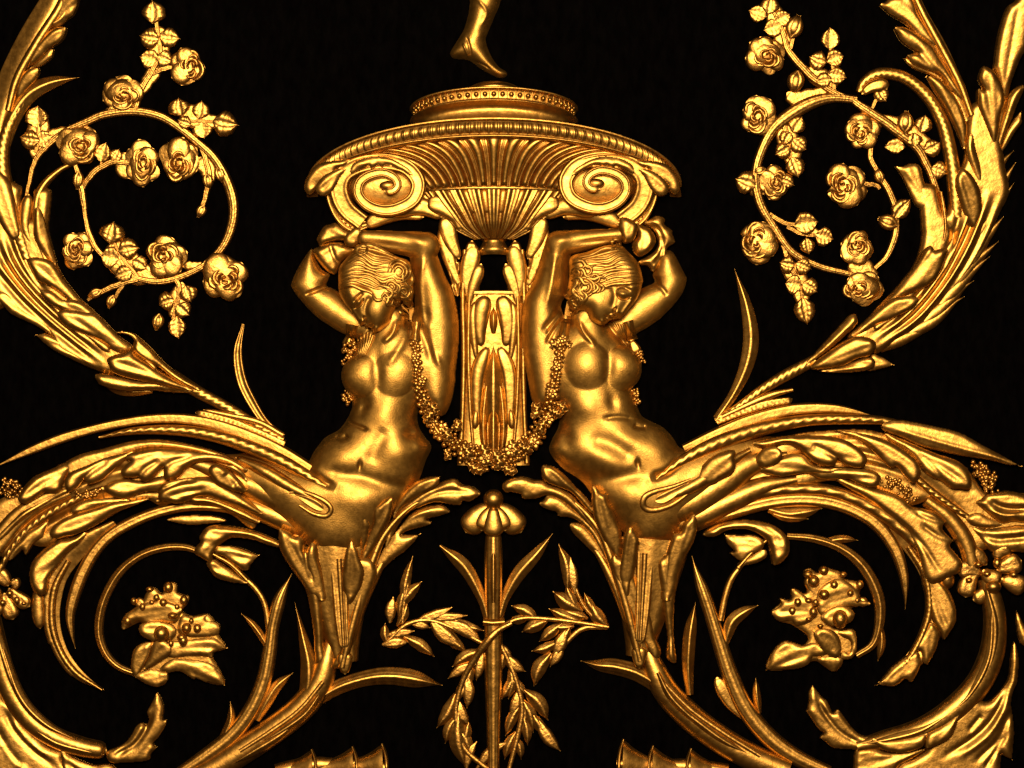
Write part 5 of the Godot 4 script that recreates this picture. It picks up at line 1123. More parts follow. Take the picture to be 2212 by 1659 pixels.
	leafp(t, 0, 3, [930, 1512, 1060, 1452, 1130, 1382, 1180, 1292, 1230, 1264, 1262, 1292, 1262, 1292, 1290, 1240, 1274, 1170, 1300, 1120, 1330, 1060, 1356, 998, 1356, 998, 1400, 1060, 1422, 1150, 1412, 1232, 1447, 1240, 1447, 1240, 1430, 1300, 1380, 1380, 1330, 1440, 1362, 1480, 1362, 1480, 1310, 1532, 1300, 1582, 1220, 1602, 1100, 1608, 980, 1612, 930, 1580], [980, 1560, 8, 1360, 1010, 8], 11, 18, {"mid": [245, 1632, 290, 1608, 318, 1570, 335, 1520], "vein": -4.0})
	for q in [[[-10, 1340, 12, 1420, 40, 1490, 90, 1552], 12, 26], [[10, 1400, 46, 1500, 100, 1560, 170, 1596], 10, 28], [[60, 1560, 120, 1600, 180, 1618, 228, 1628], 10, 24], [[640, 1560, 600, 1590, 550, 1620, 500, 1650], 10, 28], [[690, 1500, 660, 1540, 610, 1576, 560, 1604], 9, 30]]: blade(t, q[0], q[1], q[2], 8, {"called": "sheath_blade", "th": 20.0})
	# stems on the torch side
	strip(t, "stem", [716, 1370, 706, 1425, 690, 1478, 650, 1530, 590, 1578, 530, 1618, 460, 1662, 400, 1690], [8, 24, 29, 30, 30, 30, 28, 26], {"z": 5, "h": 26, "hp": 1.0, "c": 17})
	stem(t, [700, 1470, 650, 1530, 590, 1575, 520, 1620], [5, 6, 6, 5], 28, {"h": 6})
	strip(t, "curved_leaf", [640, 1548, 690, 1508, 740, 1480, 800, 1463, 850, 1460, 905, 1468, 956, 1480], [10, 14, 16, 17, 19, 18, 0], {"z": 6, "h": 15, "p": 2, "hp": 0.6, "c": 15, "gr": [4.0, 1.2]})
	blade(t, [632, 1560, 662, 1500, 668, 1440, 654, 1370, 637, 1300], 19, 12, 14, {"w": [6, 15, 19, 14, 6, 0]})
	strip(t, "stem", [390, 1670, 450, 1630, 505, 1585, 545, 1530, 570, 1470, 582, 1410, 590, 1350, 606, 1290, 631, 1238], [14, 17, 18, 18, 17, 16, 14, 14, 0], {"z": 5, "h": 16, "hp": 0.7, "gr": [3.0, 1.2]})
	stem(t, [525, 1245, 553, 1272, 572, 1305, 582, 1360], [6, 6, 6, 7], 8)
	blade(t, [588, 1420, 572, 1385, 548, 1350, 521, 1324], 8, 8, 7)
	blade(t, [556, 1556, 575, 1518, 598, 1482, 634, 1452], 13, 5, 9)
	blade(t, [470, 1612, 492, 1575, 500, 1548, 498, 1514], 10, 6, 9)
	# curled leaf cup and vine of the volute
	leafp(t, 0, 2, [1728, 1312, 1800, 1228, 1900, 1216, 2050, 1232, 2212, 1270, 2380, 1340, 2500, 1420, 2350, 1400, 2212, 1350, 2090, 1330, 2000, 1330, 1905, 1390, 1852, 1470, 1832, 1545, 1752, 1504, 1688, 1462, 1698, 1400, 1738, 1358], [2300, 1350, 12, 1740, 1420, 20], 17, 24, {"mid": [560, 1165, 510, 1158, 460, 1180, 445, 1205]})
	leafp(t, 0, 2, [1880, 1398, 2000, 1396, 2120, 1428, 2240, 1480, 2240, 1480, 2170, 1560, 2150, 1604, 2090, 1604, 1950, 1494, 1868, 1464], [1880, 1430, 12, 2200, 1520, 6], 9, 18, {"lift": 9.0})
	leafp(t, 0, 2, [1788, 1542, 1850, 1505, 1930, 1556, 2080, 1655, 2150, 1720, 2050, 1720, 1950, 1700, 1862, 1664, 1818, 1604], [2100, 1700, 8, 1820, 1560, 16], 13, 18)
	stem(t, [462, 1196, 500, 1218, 535, 1252], [4, 5, 5], 20, {"h": 7})
	stem(t, [440, 1196, 400, 1182, 350, 1184, 300, 1202, 256, 1240, 224, 1300, 214, 1360, 226, 1406, 254, 1438, 296, 1456], [6, 8, 9, 9, 10, 10, 10, 9, 8, 7], 6, {"called": "vine", "h": 11, "gr": [2.0, 1.2]})
	sheath(t, 728, 0, -1.0)
	hip_leaf(t, 1070, -1.0, 0)
	var k := thing("edge_blossom", "knotted blossom at the outer edge of the scroll with the beaded inner rib", "blossom", 20, 1290, "knotted blossoms on the scroll edges")
	rosette(k, [[[20, 1270, 40, 1290, 66, 1310], 14, 16], [[10, 1280, 20, 1310, 30, 1338], 16, 14], [[20, 1265, 10, 1250, -6, 1236], 16, 14], [[0, 1270, -10, 1300, 0, 1330], 16, 18], [[30, 1270, 36, 1262, 30, 1250], 10, 20]], [[25, 1280, 30, 8], [40, 1295, 26, 7], [10, 1300, 30, 8], [54, 1302, 20, 6]])
	berries(t, "berries", [10, 1050, 40, 1060], 20, 60, 4.0, 12)
	berries(t, "berries", [170, 1068, 220, 1062], 9, 30, 4.0, 20)
	var r := thing("flower_spray", "leafy flower with clustered berries inside the scroll of the woman in profile", "flower", 365, 1390, "flowers inside the lower scrolls")
	leafp(r, 0, 3, [1060, 450, 1060, 380, 1100, 320, 1220, 230, 1270, 130, 1310, 90, 1360, 110, 1400, 150, 1440, 80, 1480, 50, 1530, 70, 1540, 140, 1600, 160, 1640, 180, 1620, 240, 1580, 300, 1660, 340, 1797, 323, 1860, 390, 1904, 430, 1890, 500, 1957, 620, 1850, 660, 1842, 700, 1932, 870, 1937, 942, 1790, 920, 1560, 824, 1450, 834, 1450, 900, 1380, 954, 1220, 904, 1140, 830, 1150, 650, 1230, 578, 1310, 560, 1220, 500, 1220, 400, 1080, 462], [1400, 600, 3, 1450, 100, 5], 9, 14, {"called": "flower_bed", "vein": 0.0})
	for q in [[[1480, 560, 1560, 556, 1700, 538, 1860, 528, 1957, 620, 1957, 620, 1850, 660, 1842, 702, 1750, 694, 1600, 694, 1500, 704, 1420, 660], [1480, 620, 12, 1940, 620, 8]], [[1380, 800, 1500, 710, 1680, 718, 1800, 738, 1884, 790, 1880, 810, 1932, 870, 1937, 942, 1937, 942, 1800, 912, 1790, 922, 1700, 882, 1680, 894, 1560, 824, 1450, 834], [1440, 770, 12, 1920, 920, 8]], [[1540, 420, 1580, 328, 1660, 350, 1700, 338, 1797, 323, 1797, 323, 1790, 380, 1862, 390, 1904, 430, 1890, 502, 1800, 524, 1650, 524, 1550, 490], [1560, 440, 12, 1860, 420, 8]],
		[[1058, 380, 1100, 318, 1160, 288, 1220, 238, 1300, 218, 1400, 198, 1560, 258, 1582, 300, 1522, 402, 1400, 402, 1300, 432, 1220, 392, 1160, 402, 1080, 462, 1056, 450], [1500, 320, 14, 1080, 400, 8]], [[1136, 760, 1160, 638, 1230, 576, 1312, 566, 1314, 640, 1272, 740, 1204, 852, 1180, 884, 1146, 832], [1280, 620, 14, 1170, 830, 12]], [[1156, 850, 1230, 818, 1300, 798, 1390, 808, 1454, 830, 1454, 902, 1380, 954, 1300, 944, 1220, 904], [1400, 840, 12, 1220, 870, 12]], [[1240, 800, 1300, 680, 1330, 578, 1400, 536, 1484, 588, 1486, 660, 1404, 724, 1310, 784], [1270, 770, 18, 1440, 580, 24]], [[1216, 420, 1300, 386, 1400, 386, 1504, 418, 1534, 480, 1484, 544, 1340, 556, 1226, 502], [1500, 460, 22, 1260, 450, 24]]]: leafp(r, 0, 3, q[0], q[1], 9, 14, {"called": "flower_leaf"})
	rosette(r, [[[330, 1330, 300, 1300, 292, 1296], 10, 8], [[370, 1320, 395, 1300, 402, 1290], 10, 10]],
		[[325, 1272, 14, 9], [365, 1268, 14, 11], [398, 1296, 14, 9], [290, 1298, 10, 7], [277, 1340, 10, 10], [352, 1366, 34, 17], [375, 1328, 24, 11], [405, 1355, 22, 11], [395, 1375, 26, 11], [428, 1356, 20, 9], [398, 1382, 26, 10], [355, 1300, 22, 9], [340, 1290, 20, 7], [415, 1340, 20, 6], [310, 1310, 18, 7], [330, 1300, 20, 6], [384, 1310, 20, 6], [372, 1388, 30, 6]])

func tail_right():
	var t := thing("acanthus_tail", "lower acanthus scroll curling from the hip of the woman shown nearly full face", "scroll ornament", 1500, 1440, "lower acanthus scrolls")
	strip(t, "outer_band", [1476, 968, 1540, 940, 1600, 915, 1660, 896, 1720, 884, 1790, 882, 1840, 888, 1886, 898], [8, 12, 14, 14, 13, 12, 8, 0], {"z": [22, 16, 12, 8, 8, 8, 8, 8], "h": 10, "hp": 0.3, "p": 4})
	strip(t, "twisted_band", [1415, 1034, 1475, 992, 1540, 960, 1600, 938, 1660, 922, 1740, 908, 1820, 905, 1900, 908, 1960, 918], [6, 12, 16, 16, 15, 13, 12, 10, 6], {"z": [46, 38, 30, 22, 16, 14, 14, 14, 14], "h": 16, "tw": [24.0, 0.8, 0.5], "hp": 0.7})
	strip(t, "limb", [1425, 1080, 1500, 1045, 1560, 1005, 1620, 972], [10, 18, 18, 8], {"z": [46, 38, 28, 16], "h": 22, "hp": 0.6})
	strip(t, "limb", [1400, 1112, 1480, 1090, 1550, 1050, 1610, 1008, 1660, 990, 1700, 985], [30, 40, 38, 34, 24, 12], {"z": 10, "h": [40, 38, 34, 30, 22, 16], "hp": 0.3})
	strip(t, "limb", [1420, 1140, 1500, 1118, 1580, 1080, 1650, 1050, 1720, 1035], [20, 28, 28, 24, 12], {"z": 8, "h": 26, "hp": 0.5})
	strip(t, "teardrop", [1484, 1042, 1460, 1058, 1432, 1074, 1412, 1080], [2, 8, 12, 10], {"on": 1.0, "h": 5, "p": 3, "tip": 0.2, "th": 10.0})
	strip(t, "teardrop_border", [1490, 1034, 1450, 1050, 1412, 1060, 1390, 1072, 1388, 1092, 1410, 1100, 1450, 1088, 1490, 1060], [3, 5, 6, 7, 7, 6, 5, 3], {"on": -0.0, "h": 5, "th": 10.0})
	leafp(t, 3, 2, [-400, 1000, -200, 800, 0, 560, 200, 440, 500, 400, 900, 400, 1300, 560, 1700, 720, 1900, 950, 2260, 960, 2260, 1300, 1900, 1420, 1760, 1480, 1640, 1250, 1440, 1010, 1200, 1050, 900, 900, 500, 840, 0, 1000], [-300, 900, 6, 1800, 1100, 2], 12, 40, {"called": "limb", "vein": 0.0, "g": [[8.0, -8.0, -200, 860, 200, 650, 600, 570, 1000, 650, 1400, 870, 1700, 1120], [8.0, -8.0, 0, 800, 400, 700, 800, 680, 1200, 800, 1600, 1060, 1780, 1300], [8.0, 6.0, -100, 830, 300, 680, 700, 625, 1100, 720, 1500, 960, 1720, 1200], [8.0, -7.0, 300, 520, 700, 480, 1100, 540, 1500, 740, 1800, 960]]})
	leafp(t, 3, 2, [980, 340, 1100, 306, 1250, 326, 1450, 366, 1650, 418, 1850, 528, 2000, 608, 2168, 704, 2168, 704, 2050, 694, 1900, 656, 1700, 625, 1500, 584, 1300, 534, 1150, 464, 1000, 404], [1050, 370, 10, 2100, 680, 14], 11, 20, {"vein": 2.5, "mid": [1920, 922, 2010, 950, 2100, 975, 2190, 1000], "lift": 9.0})
	leafp(t, 3, 2, [1000, 420, 1150, 468, 1300, 536, 1450, 598, 1600, 648, 1700, 718, 1744, 820, 1732, 905, 1650, 904, 1560, 894, 1480, 834, 1400, 804, 1320, 744, 1290, 694, 1180, 584, 1050, 504], [1100, 480, 8, 1700, 850, 22], 19, 30, {"g": [[5.0, -3.5, 1480, 830, 1420, 720, 1280, 600]], "lift": 9.0})
	leafp(t, 3, 2, [560, 400, 760, 418, 900, 446, 1050, 496, 1180, 576, 1272, 658, 1304, 740, 1292, 814, 1240, 856, 1178, 804, 1130, 744, 1092, 712, 1050, 724, 1000, 684, 900, 584, 800, 504, 700, 444], [680, 420, 14, 1250, 800, 22], 16, 24, {"lift": 9.0})
	leafp(t, 3, 2, [200, 715, 450, 715, 700, 716, 880, 736, 966, 796, 936, 874, 860, 890, 760, 856, 680, 820, 450, 820, 380, 790], [300, 760, 10, 930, 820, 18], 14, 22, {"lift": 9.0})
	leafp(t, 3, 2, [-140, 500, 100, 452, 300, 438, 500, 446, 650, 476, 764, 542, 830, 608, 840, 668, 804, 716, 740, 722, 650, 698, 590, 648, 590, 648, 560, 704, 480, 706, 380, 676, 310, 610, 230, 548, 140, 515, -40, 560], [0, 510, 14, 790, 660, 28], 18, 26, {"g": [[5.0, -4.0, 590, 650, 500, 580, 360, 520]], "lift": 9.0})
	leafp(t, 3, 2, [-80, 740, 40, 650, 180, 600, 300, 606, 390, 690, 500, 720, 640, 724, 520, 770, 300, 770, 100, 800], [-40, 730, 16, 560, 740, 20], 14, 20, {"lift": 8.0})
	leafp(t, 3, 2, [-40, 550, 60, 540, 110, 580, 100, 650, 40, 700, -60, 720, -120, 640], [-80, 660, 24, 90, 590, 36], 13, 18, {"lift": 9.0})
	leafp(t, 2, 2, [1540, 830, 1600, 740, 1680, 650, 1780, 590, 1900, 562, 1922, 600, 1912, 640, 1912, 640, 1922, 720, 1880, 780, 1800, 820, 1740, 860, 1600, 900, 1480, 960, 1400, 980, 1480, 900], [1450, 950, 24, 1900, 640, 40], 17, 26, {"vein": 0.0, "lift": 9.0})
	leafp(t, 3, 2, [560, 790, 900, 888, 1120, 958, 1232, 1050, 1340, 1074, 1430, 1104, 1522, 1192, 1522, 1192, 1500, 1250, 1592, 1352, 1592, 1352, 1560, 1392, 1622, 1472, 1670, 1545, 1640, 1620, 1560, 1660, 1480, 1700, 1400, 1720, 1340, 1660, 1288, 1480, 1208, 1290, 1050, 1158, 850, 998, 650, 880], [700, 860, 6, 1600, 1600, 14], 16, 30, {"mid": [1830, 1060, 1920, 1110, 1985, 1170, 2030, 1240], "vein": -3, "g": [[5.0, -4.0, 1520, 1200, 1380, 1160, 1240, 1090], [5.0, -4.0, 1580, 1360, 1440, 1300, 1300, 1200]], "lift": 9.0})
	strip(t, "twisted_band", [1870, 950, 1940, 1000, 2010, 1060, 2080, 1110, 2130, 1140], [4, 8, 9, 8, 4], {"z": 12, "h": 10, "tw": [20.0, 1.0, 0.5]})
	strip(t, "limb", [2000, 1080, 2050, 1120, 2085, 1170, 2100, 1220], [14, 18, 20, 18], {"z": 8, "h": 18})
	leafp(t, 3, 2, [1880, 950, 1980, 928, 2080, 922, 2212, 952, 2320, 1000, 2320, 1190, 2200, 1195, 2100, 1188, 2020, 1204, 1930, 1152, 1850, 1082, 1780, 1020, 1830, 990], [1860, 1020, 12, 2280, 1100, 14], 18, 30, {"g": [[6.0, -6.0, 1880, 990, 2000, 1060, 2120, 1080, 2240, 1060], [5.0, 4.0, 1900, 1080, 2020, 1130, 2160, 1130]]})
	leafp(t, 3, 2, [1700, 1150, 1800, 1105, 1900, 1148, 2016, 1206, 1910, 1240, 1820, 1236, 1740, 1210], [1740, 1170, 14, 1990, 1204, 16], 11, 16)
	leafp(t, 3, 2, [1760, 1240, 1900, 1245, 2050, 1225, 2200, 1210, 2320, 1240, 2320, 1440, 2100, 1450, 1950, 1460, 1880, 1410, 1830, 1340], [1800, 1290, 8, 2260, 1340, 10], 16, 30, {"g": [[6.0, -5.0, 1820, 1290, 1960, 1340, 2120, 1330, 2260, 1300]]})
	strip(t, "inner_band", [1450, 1160, 1520, 1125, 1600, 1100, 1680, 1082, 1760, 1080, 1830, 1096, 1890, 1130, 1930, 1180, 1950, 1235, 1955, 1280, 1955, 1316], [16, 16, 16, 15, 15, 15, 15, 15, 14, 10, 0], {"z": 6, "h": 16, "hp": 0.5, "p": 1})
	strip(t, "inner_band", [1480, 1140, 1560, 1098, 1640, 1066, 1720, 1056, 1800, 1062, 1880, 1095, 1950, 1145, 2000, 1200], [12, 14, 14, 13, 13, 14, 14, 10], {"z": 12, "h": 15, "tw": [14.0, 0.8, 0.4]})
	blade(t, [1660, 1100, 1700, 1110, 1740, 1106, 1776, 1098], 14, 4, 9)
	blade(t, [1670, 1110, 1700, 1118, 1746, 1121], 9, 4, 8)
	# right hand curled leaf
	strip(t, "curled_leaf", [1900, 1110, 1960, 1160, 2004, 1215, 2026, 1275, 2024, 1335, 1998, 1395, 1952, 1445, 1896, 1474], [14, 24, 28, 28, 26, 22, 16, 0], {"z": 5, "h": 14, "p": 7, "saw": [5, 0.28], "sweep": 0.4, "hp": 0.5, "side": -1})
	stem(t, [1960, 1180, 1996, 1240, 2006, 1310, 1990, 1370, 1955, 1430, 1904, 1472], [6, 8, 8, 7, 6, 2], 17, {"tw": [30.0, 1.2, 0.0], "h": 9})
	leafp(t, 3, 3, [1310, -60, 1420, -40, 1490, 40, 1550, 110, 1595, 200, 1620, 300, 1612, 402, 1552, 500, 1512, 554, 1512, 554, 1480, 490, 1420, 400, 1390, 300, 1350, 150], [1380, 20, 12, 1540, 460, 14], 14, 22)
	leafp(t, 3, 3, [1290, 560, 1390, 398, 1460, 448, 1468, 540, 1442, 640, 1372, 764, 1372, 764, 1330, 742, 1312, 650, 1250, 640], [1400, 430, 14, 1380, 720, 12], 12, 18)
	leafp(t, 3, 3, [1080, 770, 1270, 640, 1314, 720, 1302, 800, 1232, 914, 1180, 884, 1090, 948, 940, 936, 940, 936, 1010, 850], [1280, 680, 14, 1000, 920, 10], 12, 18)
	# outer sweep
	strip(t, "limb", [2130, 1250, 2148, 1330, 2142, 1410, 2110, 1480, 2050, 1540, 1980, 1580, 1900, 1600, 1850, 1612], [20, 24, 27, 28, 28, 26, 22, 14], {"z": 8, "h": 24, "hp": 0.7})
	leafp(t, 3, 3, [1380, 1350, 1500, 1270, 1600, 1200, 1700, 1090, 1810, 975, 1830, 1060, 1900, 1080, 1990, 1000, 2070, 880, 2090, 700, 2120, 560, 2160, 700, 2150, 900, 2112, 1000, 2095, 1100, 2110, 1200, 2122, 1350, 2112, 1480, 2104, 1584, 2104, 1584, 2008, 1540, 2008, 1540, 2005, 1660, 2000, 1900, 1040, 1900, 1120, 1640, 1250, 1570, 1370, 1490], [2060, 800, 8, 1300, 1750, 6], 16, 34, {"vein": 0.0, "g": [[6.0, -6.0, 2080, 900, 1960, 1180, 1780, 1380, 1500, 1560], [6.0, -6.0, 2090, 1150, 1980, 1400, 1780, 1600], [6.0, 5.0, 2060, 1080, 1900, 1360, 1640, 1560], [5.0, -4.0, 1840, 1190, 1760, 1290, 1720, 1340], [5.0, -5.0, 2060, 1340, 1960, 1500, 1860, 1660]]})
	leafp(t, 3, 3, [1355, 1480, 1350, 1400, 1380, 1340, 1480, 1290, 1580, 1210, 1640, 1180, 1610, 1300, 1560, 1390, 1460, 1450], [1400, 1460, 24, 1600, 1220, 22], 13, 18)
	leafp(t, 3, 3, [890, 1390, 1000, 1400, 1120, 1390, 1250, 1370, 1370, 1340, 1340, 1440, 1300, 1480, 1150, 1520, 1000, 1500, 910, 1440], [920, 1420, 20, 1340, 1390, 22], 12, 18)
	leafp(t, 3, 3, [760, 1490, 900, 1480, 1060, 1520, 1250, 1500, 1360, 1490, 1240, 1570, 1120, 1640, 1060, 1760, 760, 1760, 740, 1600], [780, 1600, 8, 1240, 1540, 10], 14, 22)
	leafp(t, 3, 3, [2140, 300, 2212, 420, 2300, 500, 2300, 620, 2200, 600, 2150, 500], [2150, 380, 8, 2260, 560, 8], 12, 18)
	leafp(t, 3, 3, [780, 1502, 690, 1492, 560, 1482, 480, 1422, 438, 1390, 438, 1390, 480, 1350, 440, 1330, 390, 1260, 318, 1158, 318, 1158, 340, 1140, 345, 1060, 350, 1000, 380, 933, 380, 933, 430, 1000, 462, 1040, 510, 1080, 556, 1182, 556, 1182, 600, 1148, 640, 1190, 720, 1300, 800, 1370, 900, 1378, 920, 1430, 860, 1490], [860, 1440, 8, 380, 950, 8], 11, 18, {"mid": [1860, 1608, 1812, 1578, 1780, 1540, 1762, 1500], "vein": -4.0})
	for q in [[[2128, 1270, 2146, 1350, 2136, 1430, 2100, 1490], 13, 26], [[2140, 1320, 2132, 1420, 2090, 1500, 2030, 1550], 10, 28], [[2060, 1530, 1990, 1574, 1920, 1594, 1860, 1604], 11, 26], [[1450, 1510, 1500, 1552, 1560, 1596, 1620, 1628], 10, 29], [[1420, 1450, 1446, 1500, 1490, 1545, 1540, 1580], 9, 30]]: blade(t, q[0], q[1], q[2], 8, {"called": "sheath_blade", "th": 20.0})
	# stems on the torch side
	strip(t, "stem", [1394, 1370, 1408, 1430, 1440, 1495, 1495, 1552, 1560, 1600, 1625, 1636, 1700, 1668], [8, 24, 29, 30, 30, 29, 28], {"z": 5, "h": 26, "hp": 1.0, "c": 17})
	stem(t, [1430, 1470, 1490, 1530, 1560, 1580, 1640, 1630], [5, 6, 6, 5], 28, {"h": 6})
	strip(t, "curved_leaf", [1480, 1535, 1430, 1488, 1380, 1455, 1330, 1440, 1290, 1436, 1254, 1427], [12, 16, 18, 18, 15, 0], {"z": 6, "h": 15, "p": 2, "hp": 0.6, "c": 15, "gr": [4.0, 1.2]})
	blade(t, [1412, 1448, 1395, 1428, 1378, 1416, 1364, 1408], 10, 6, 8)
	blade(t, [1490, 1500, 1486, 1440, 1490, 1370, 1502, 1300], 14, 8, 12, {"w": [8, 12, 14, 12, 0]})
	strip(t, "stem", [1790, 1668, 1720, 1636, 1660, 1592, 1610, 1530, 1578, 1460, 1555, 1390, 1530, 1310, 1505, 1238, 1494, 1200], [14, 18, 20, 20, 19, 17, 15, 13, 0], {"z": 5, "h": 16, "hp": 0.7, "gr": [3.0, 1.2]})
	blade(t, [1566, 1390, 1580, 1345, 1606, 1322, 1638, 1307], 14, 8, 9)
	stem(t, [1556, 1340, 1566, 1290, 1580, 1250, 1606, 1215], [7, 7, 7, 5], 8)
	blade(t, [1640, 1540, 1634, 1500, 1632, 1464], 9, 6, 9)
	lobe(t, [1620, 1560, 1580, 1520, 1556, 1480, 1548, 1462], 14, 4, 9)
	# curled leaf cup and vine
	leafp(t, 2, 2, [1640, 1300, 1720, 1230, 1830, 1190, 1980, 1170, 2120, 1180, 2280, 1230, 2380, 1330, 2390, 1440, 2330, 1530, 2250, 1560, 2230, 1480, 2200, 1360, 2120, 1290, 2000, 1250, 1860, 1260, 1740, 1320], [1700, 1270, 10, 2300, 1480, 20], 17, 26, {"mid": [1560, 1135, 1620, 1128, 1670, 1150, 1680, 1190], "lift": 9.0})
	leafp(t, 2, 2, [1830, 1292, 1830, 1292, 1960, 1300, 2080, 1300, 2170, 1350, 2160, 1420, 2080, 1460, 1990, 1530, 1900, 1480, 1880, 1450, 1920, 1440, 1860, 1380], [2150, 1380, 12, 1880, 1330, 6], 9, 18, {"lift": 9.0})
	leafp(t, 2, 2, [2170, 1420, 2200, 1480, 2120, 1540, 2000, 1570, 1960, 1600, 1940, 1570, 2040, 1490], [1980, 1570, 8, 2180, 1450, 14], 10, 14, {"lift": 9.0})
	stem(t, [1655, 1166, 1625, 1190, 1596, 1222], [4, 5, 5], 20, {"h": 7})
	stem(t, [1700, 1158, 1760, 1164, 1820, 1186, 1866, 1226, 1896, 1286, 1900, 1340, 1886, 1390, 1850, 1416], [7, 9, 10, 12, 13, 12, 9, 7], 6, {"called": "vine", "h": 12, "gr": [2.0, 1.2]})
	blade(t, [1780, 1170, 1820, 1164, 1853, 1167], 9, 5, 7)
	blade(t, [1902, 1350, 1904, 1390, 1896, 1428], 9, 5, 8)
	sheath(t, 1398, -12, 1.0)
	hip_leaf(t, 1052, 1.0, -14)
	var k := thing("edge_blossom", "knotted blossom with oval bud at the outer edge of the scroll with long top leaf", "blossom", 2140, 1240, "knotted blossoms on the scroll edges")
	rosette(k, [[[2120, 1240, 2090, 1230, 2066, 1236], 18, 14], [[2110, 1230, 2090, 1260, 2084, 1290], 18, 14], [[2130, 1220, 2110, 1200, 2090, 1195], 16, 14], [[2140, 1260, 2120, 1285, 2100, 1296], 14, 16], [[2150, 1230, 2180, 1220, 2205, 1210], 20, 16], [[2160, 1250, 2190, 1260, 2215, 1270], 20, 16], [[2150, 1210, 2160, 1190, 2180, 1176], 18, 14], [[2120, 1230, 2135, 1245, 2160, 1255], 18, 24]], [[2142, 1266, 24, 18], [2044, 1250, 8, 18], [2110, 1218, 28, 9], [2150, 1215, 28, 9], [2186, 1240, 26, 9], [2090, 1252, 24, 8], [2128, 1238, 32, 9]])
	berries(t, "berries", [2100, 1010, 2135, 1030, 2140, 1060], 17, 80, 5.0, 12)
	berries(t, "berries", [1910, 1040, 1940, 1050, 1975, 1080], 14, 50, 4.5, 16)
	var r := thing("flower_spray", "leafy flower with clustered berries inside the scroll of the woman shown nearly full face", "flower", 1775, 1340, "flowers inside the lower scrolls")
	leafp(r, 3, 3, [-10, 806, 30, 660, 120, 566, 200, 566, 300, 596, 340, 520, 200, 420, 100, 392, 24, 310, 110, 228, 98, 188, 196, 200, 196, 106, 320, 150, 330, 30, 300, -40, 360, -70, 430, -30, 480, -80, 560, -60, 620, -40, 660, 20, 760, 40, 820, 70, 790, 140, 800, 200, 876, 220, 872, 252, 730, 270, 736, 350, 684, 404, 560, 440, 680, 454, 744, 464, 766, 560, 756, 654, 704, 714, 640, 710, 624, 784, 560, 824, 436, 744, 360, 744, 220, 804], [500, 500, 3, 500, 0, 5], 9, 14, {"called": "flower_bed", "vein": 0.0})
	for q in [[[-10, 806, -10, 806, 30, 660, 120, 566, 200, 566, 300, 596, 400, 566, 510, 630, 484, 684, 384, 692, 360, 744, 300, 784, 220, 804, 100, 804], [460, 640, 12, 20, 790, 6]], [[24, 310, 80, 268, 110, 228, 98, 188, 192, 200, 196, 106, 260, 118, 334, 178, 404, 250, 424, 330, 334, 404, 240, 424, 190, 384, 100, 392, 56, 362], [380, 300, 14, 60, 310, 8]], [[424, 130, 500, 56, 600, 14, 704, 56, 784, 138, 804, 200, 876, 220, 872, 252, 760, 264, 700, 264, 560, 304, 450, 334, 414, 250], [470, 240, 14, 780, 160, 10]], [[594, 480, 680, 454, 744, 464, 766, 560, 756, 654, 704, 714, 616, 706, 640, 640, 700, 660, 704, 560, 640, 526], [620, 500, 12, 740, 600, 14]], [[424, 700, 540, 686, 644, 708, 624, 784, 560, 824, 500, 794, 436, 744], [540, 700, 12, 540, 800, 8]], [[384, 480, 480, 444, 584, 486, 626, 580, 614, 684, 540, 694, 436, 604], [560, 650, 18, 440, 480, 24]], [[444, 350, 520, 276, 620, 246, 724, 288, 736, 350, 684, 404, 580, 426, 500, 414], [480, 360, 22, 680, 320, 24]]]: leafp(r, 3, 3, q[0], q[1], 9, 14, {"called": "flower_leaf"})
	rosette(r, [[[1770, 1310, 1760, 1270, 1745, 1240], 16, 8], [[1840, 1300, 1860, 1300, 1874, 1302], 10, 8]],
		[[1744, 1240, 12, 11], [1756, 1254, 18, 13], [1778, 1232, 14, 11], [1820, 1240, 14, 9], [1856, 1262, 12, 9], [1812, 1335, 32, 17], [1778, 1283, 24, 12], [1745, 1296, 20, 9], [1722, 1300, 18, 9], [1755, 1320, 24, 9], [1710, 1318, 18, 8], [1770, 1350, 26, 7], [1800, 1262, 20, 9], [1835, 1280, 18, 8], [1745, 1336, 22, 7], [1760, 1300, 24, 7], [1850, 1296, 14, 7]])

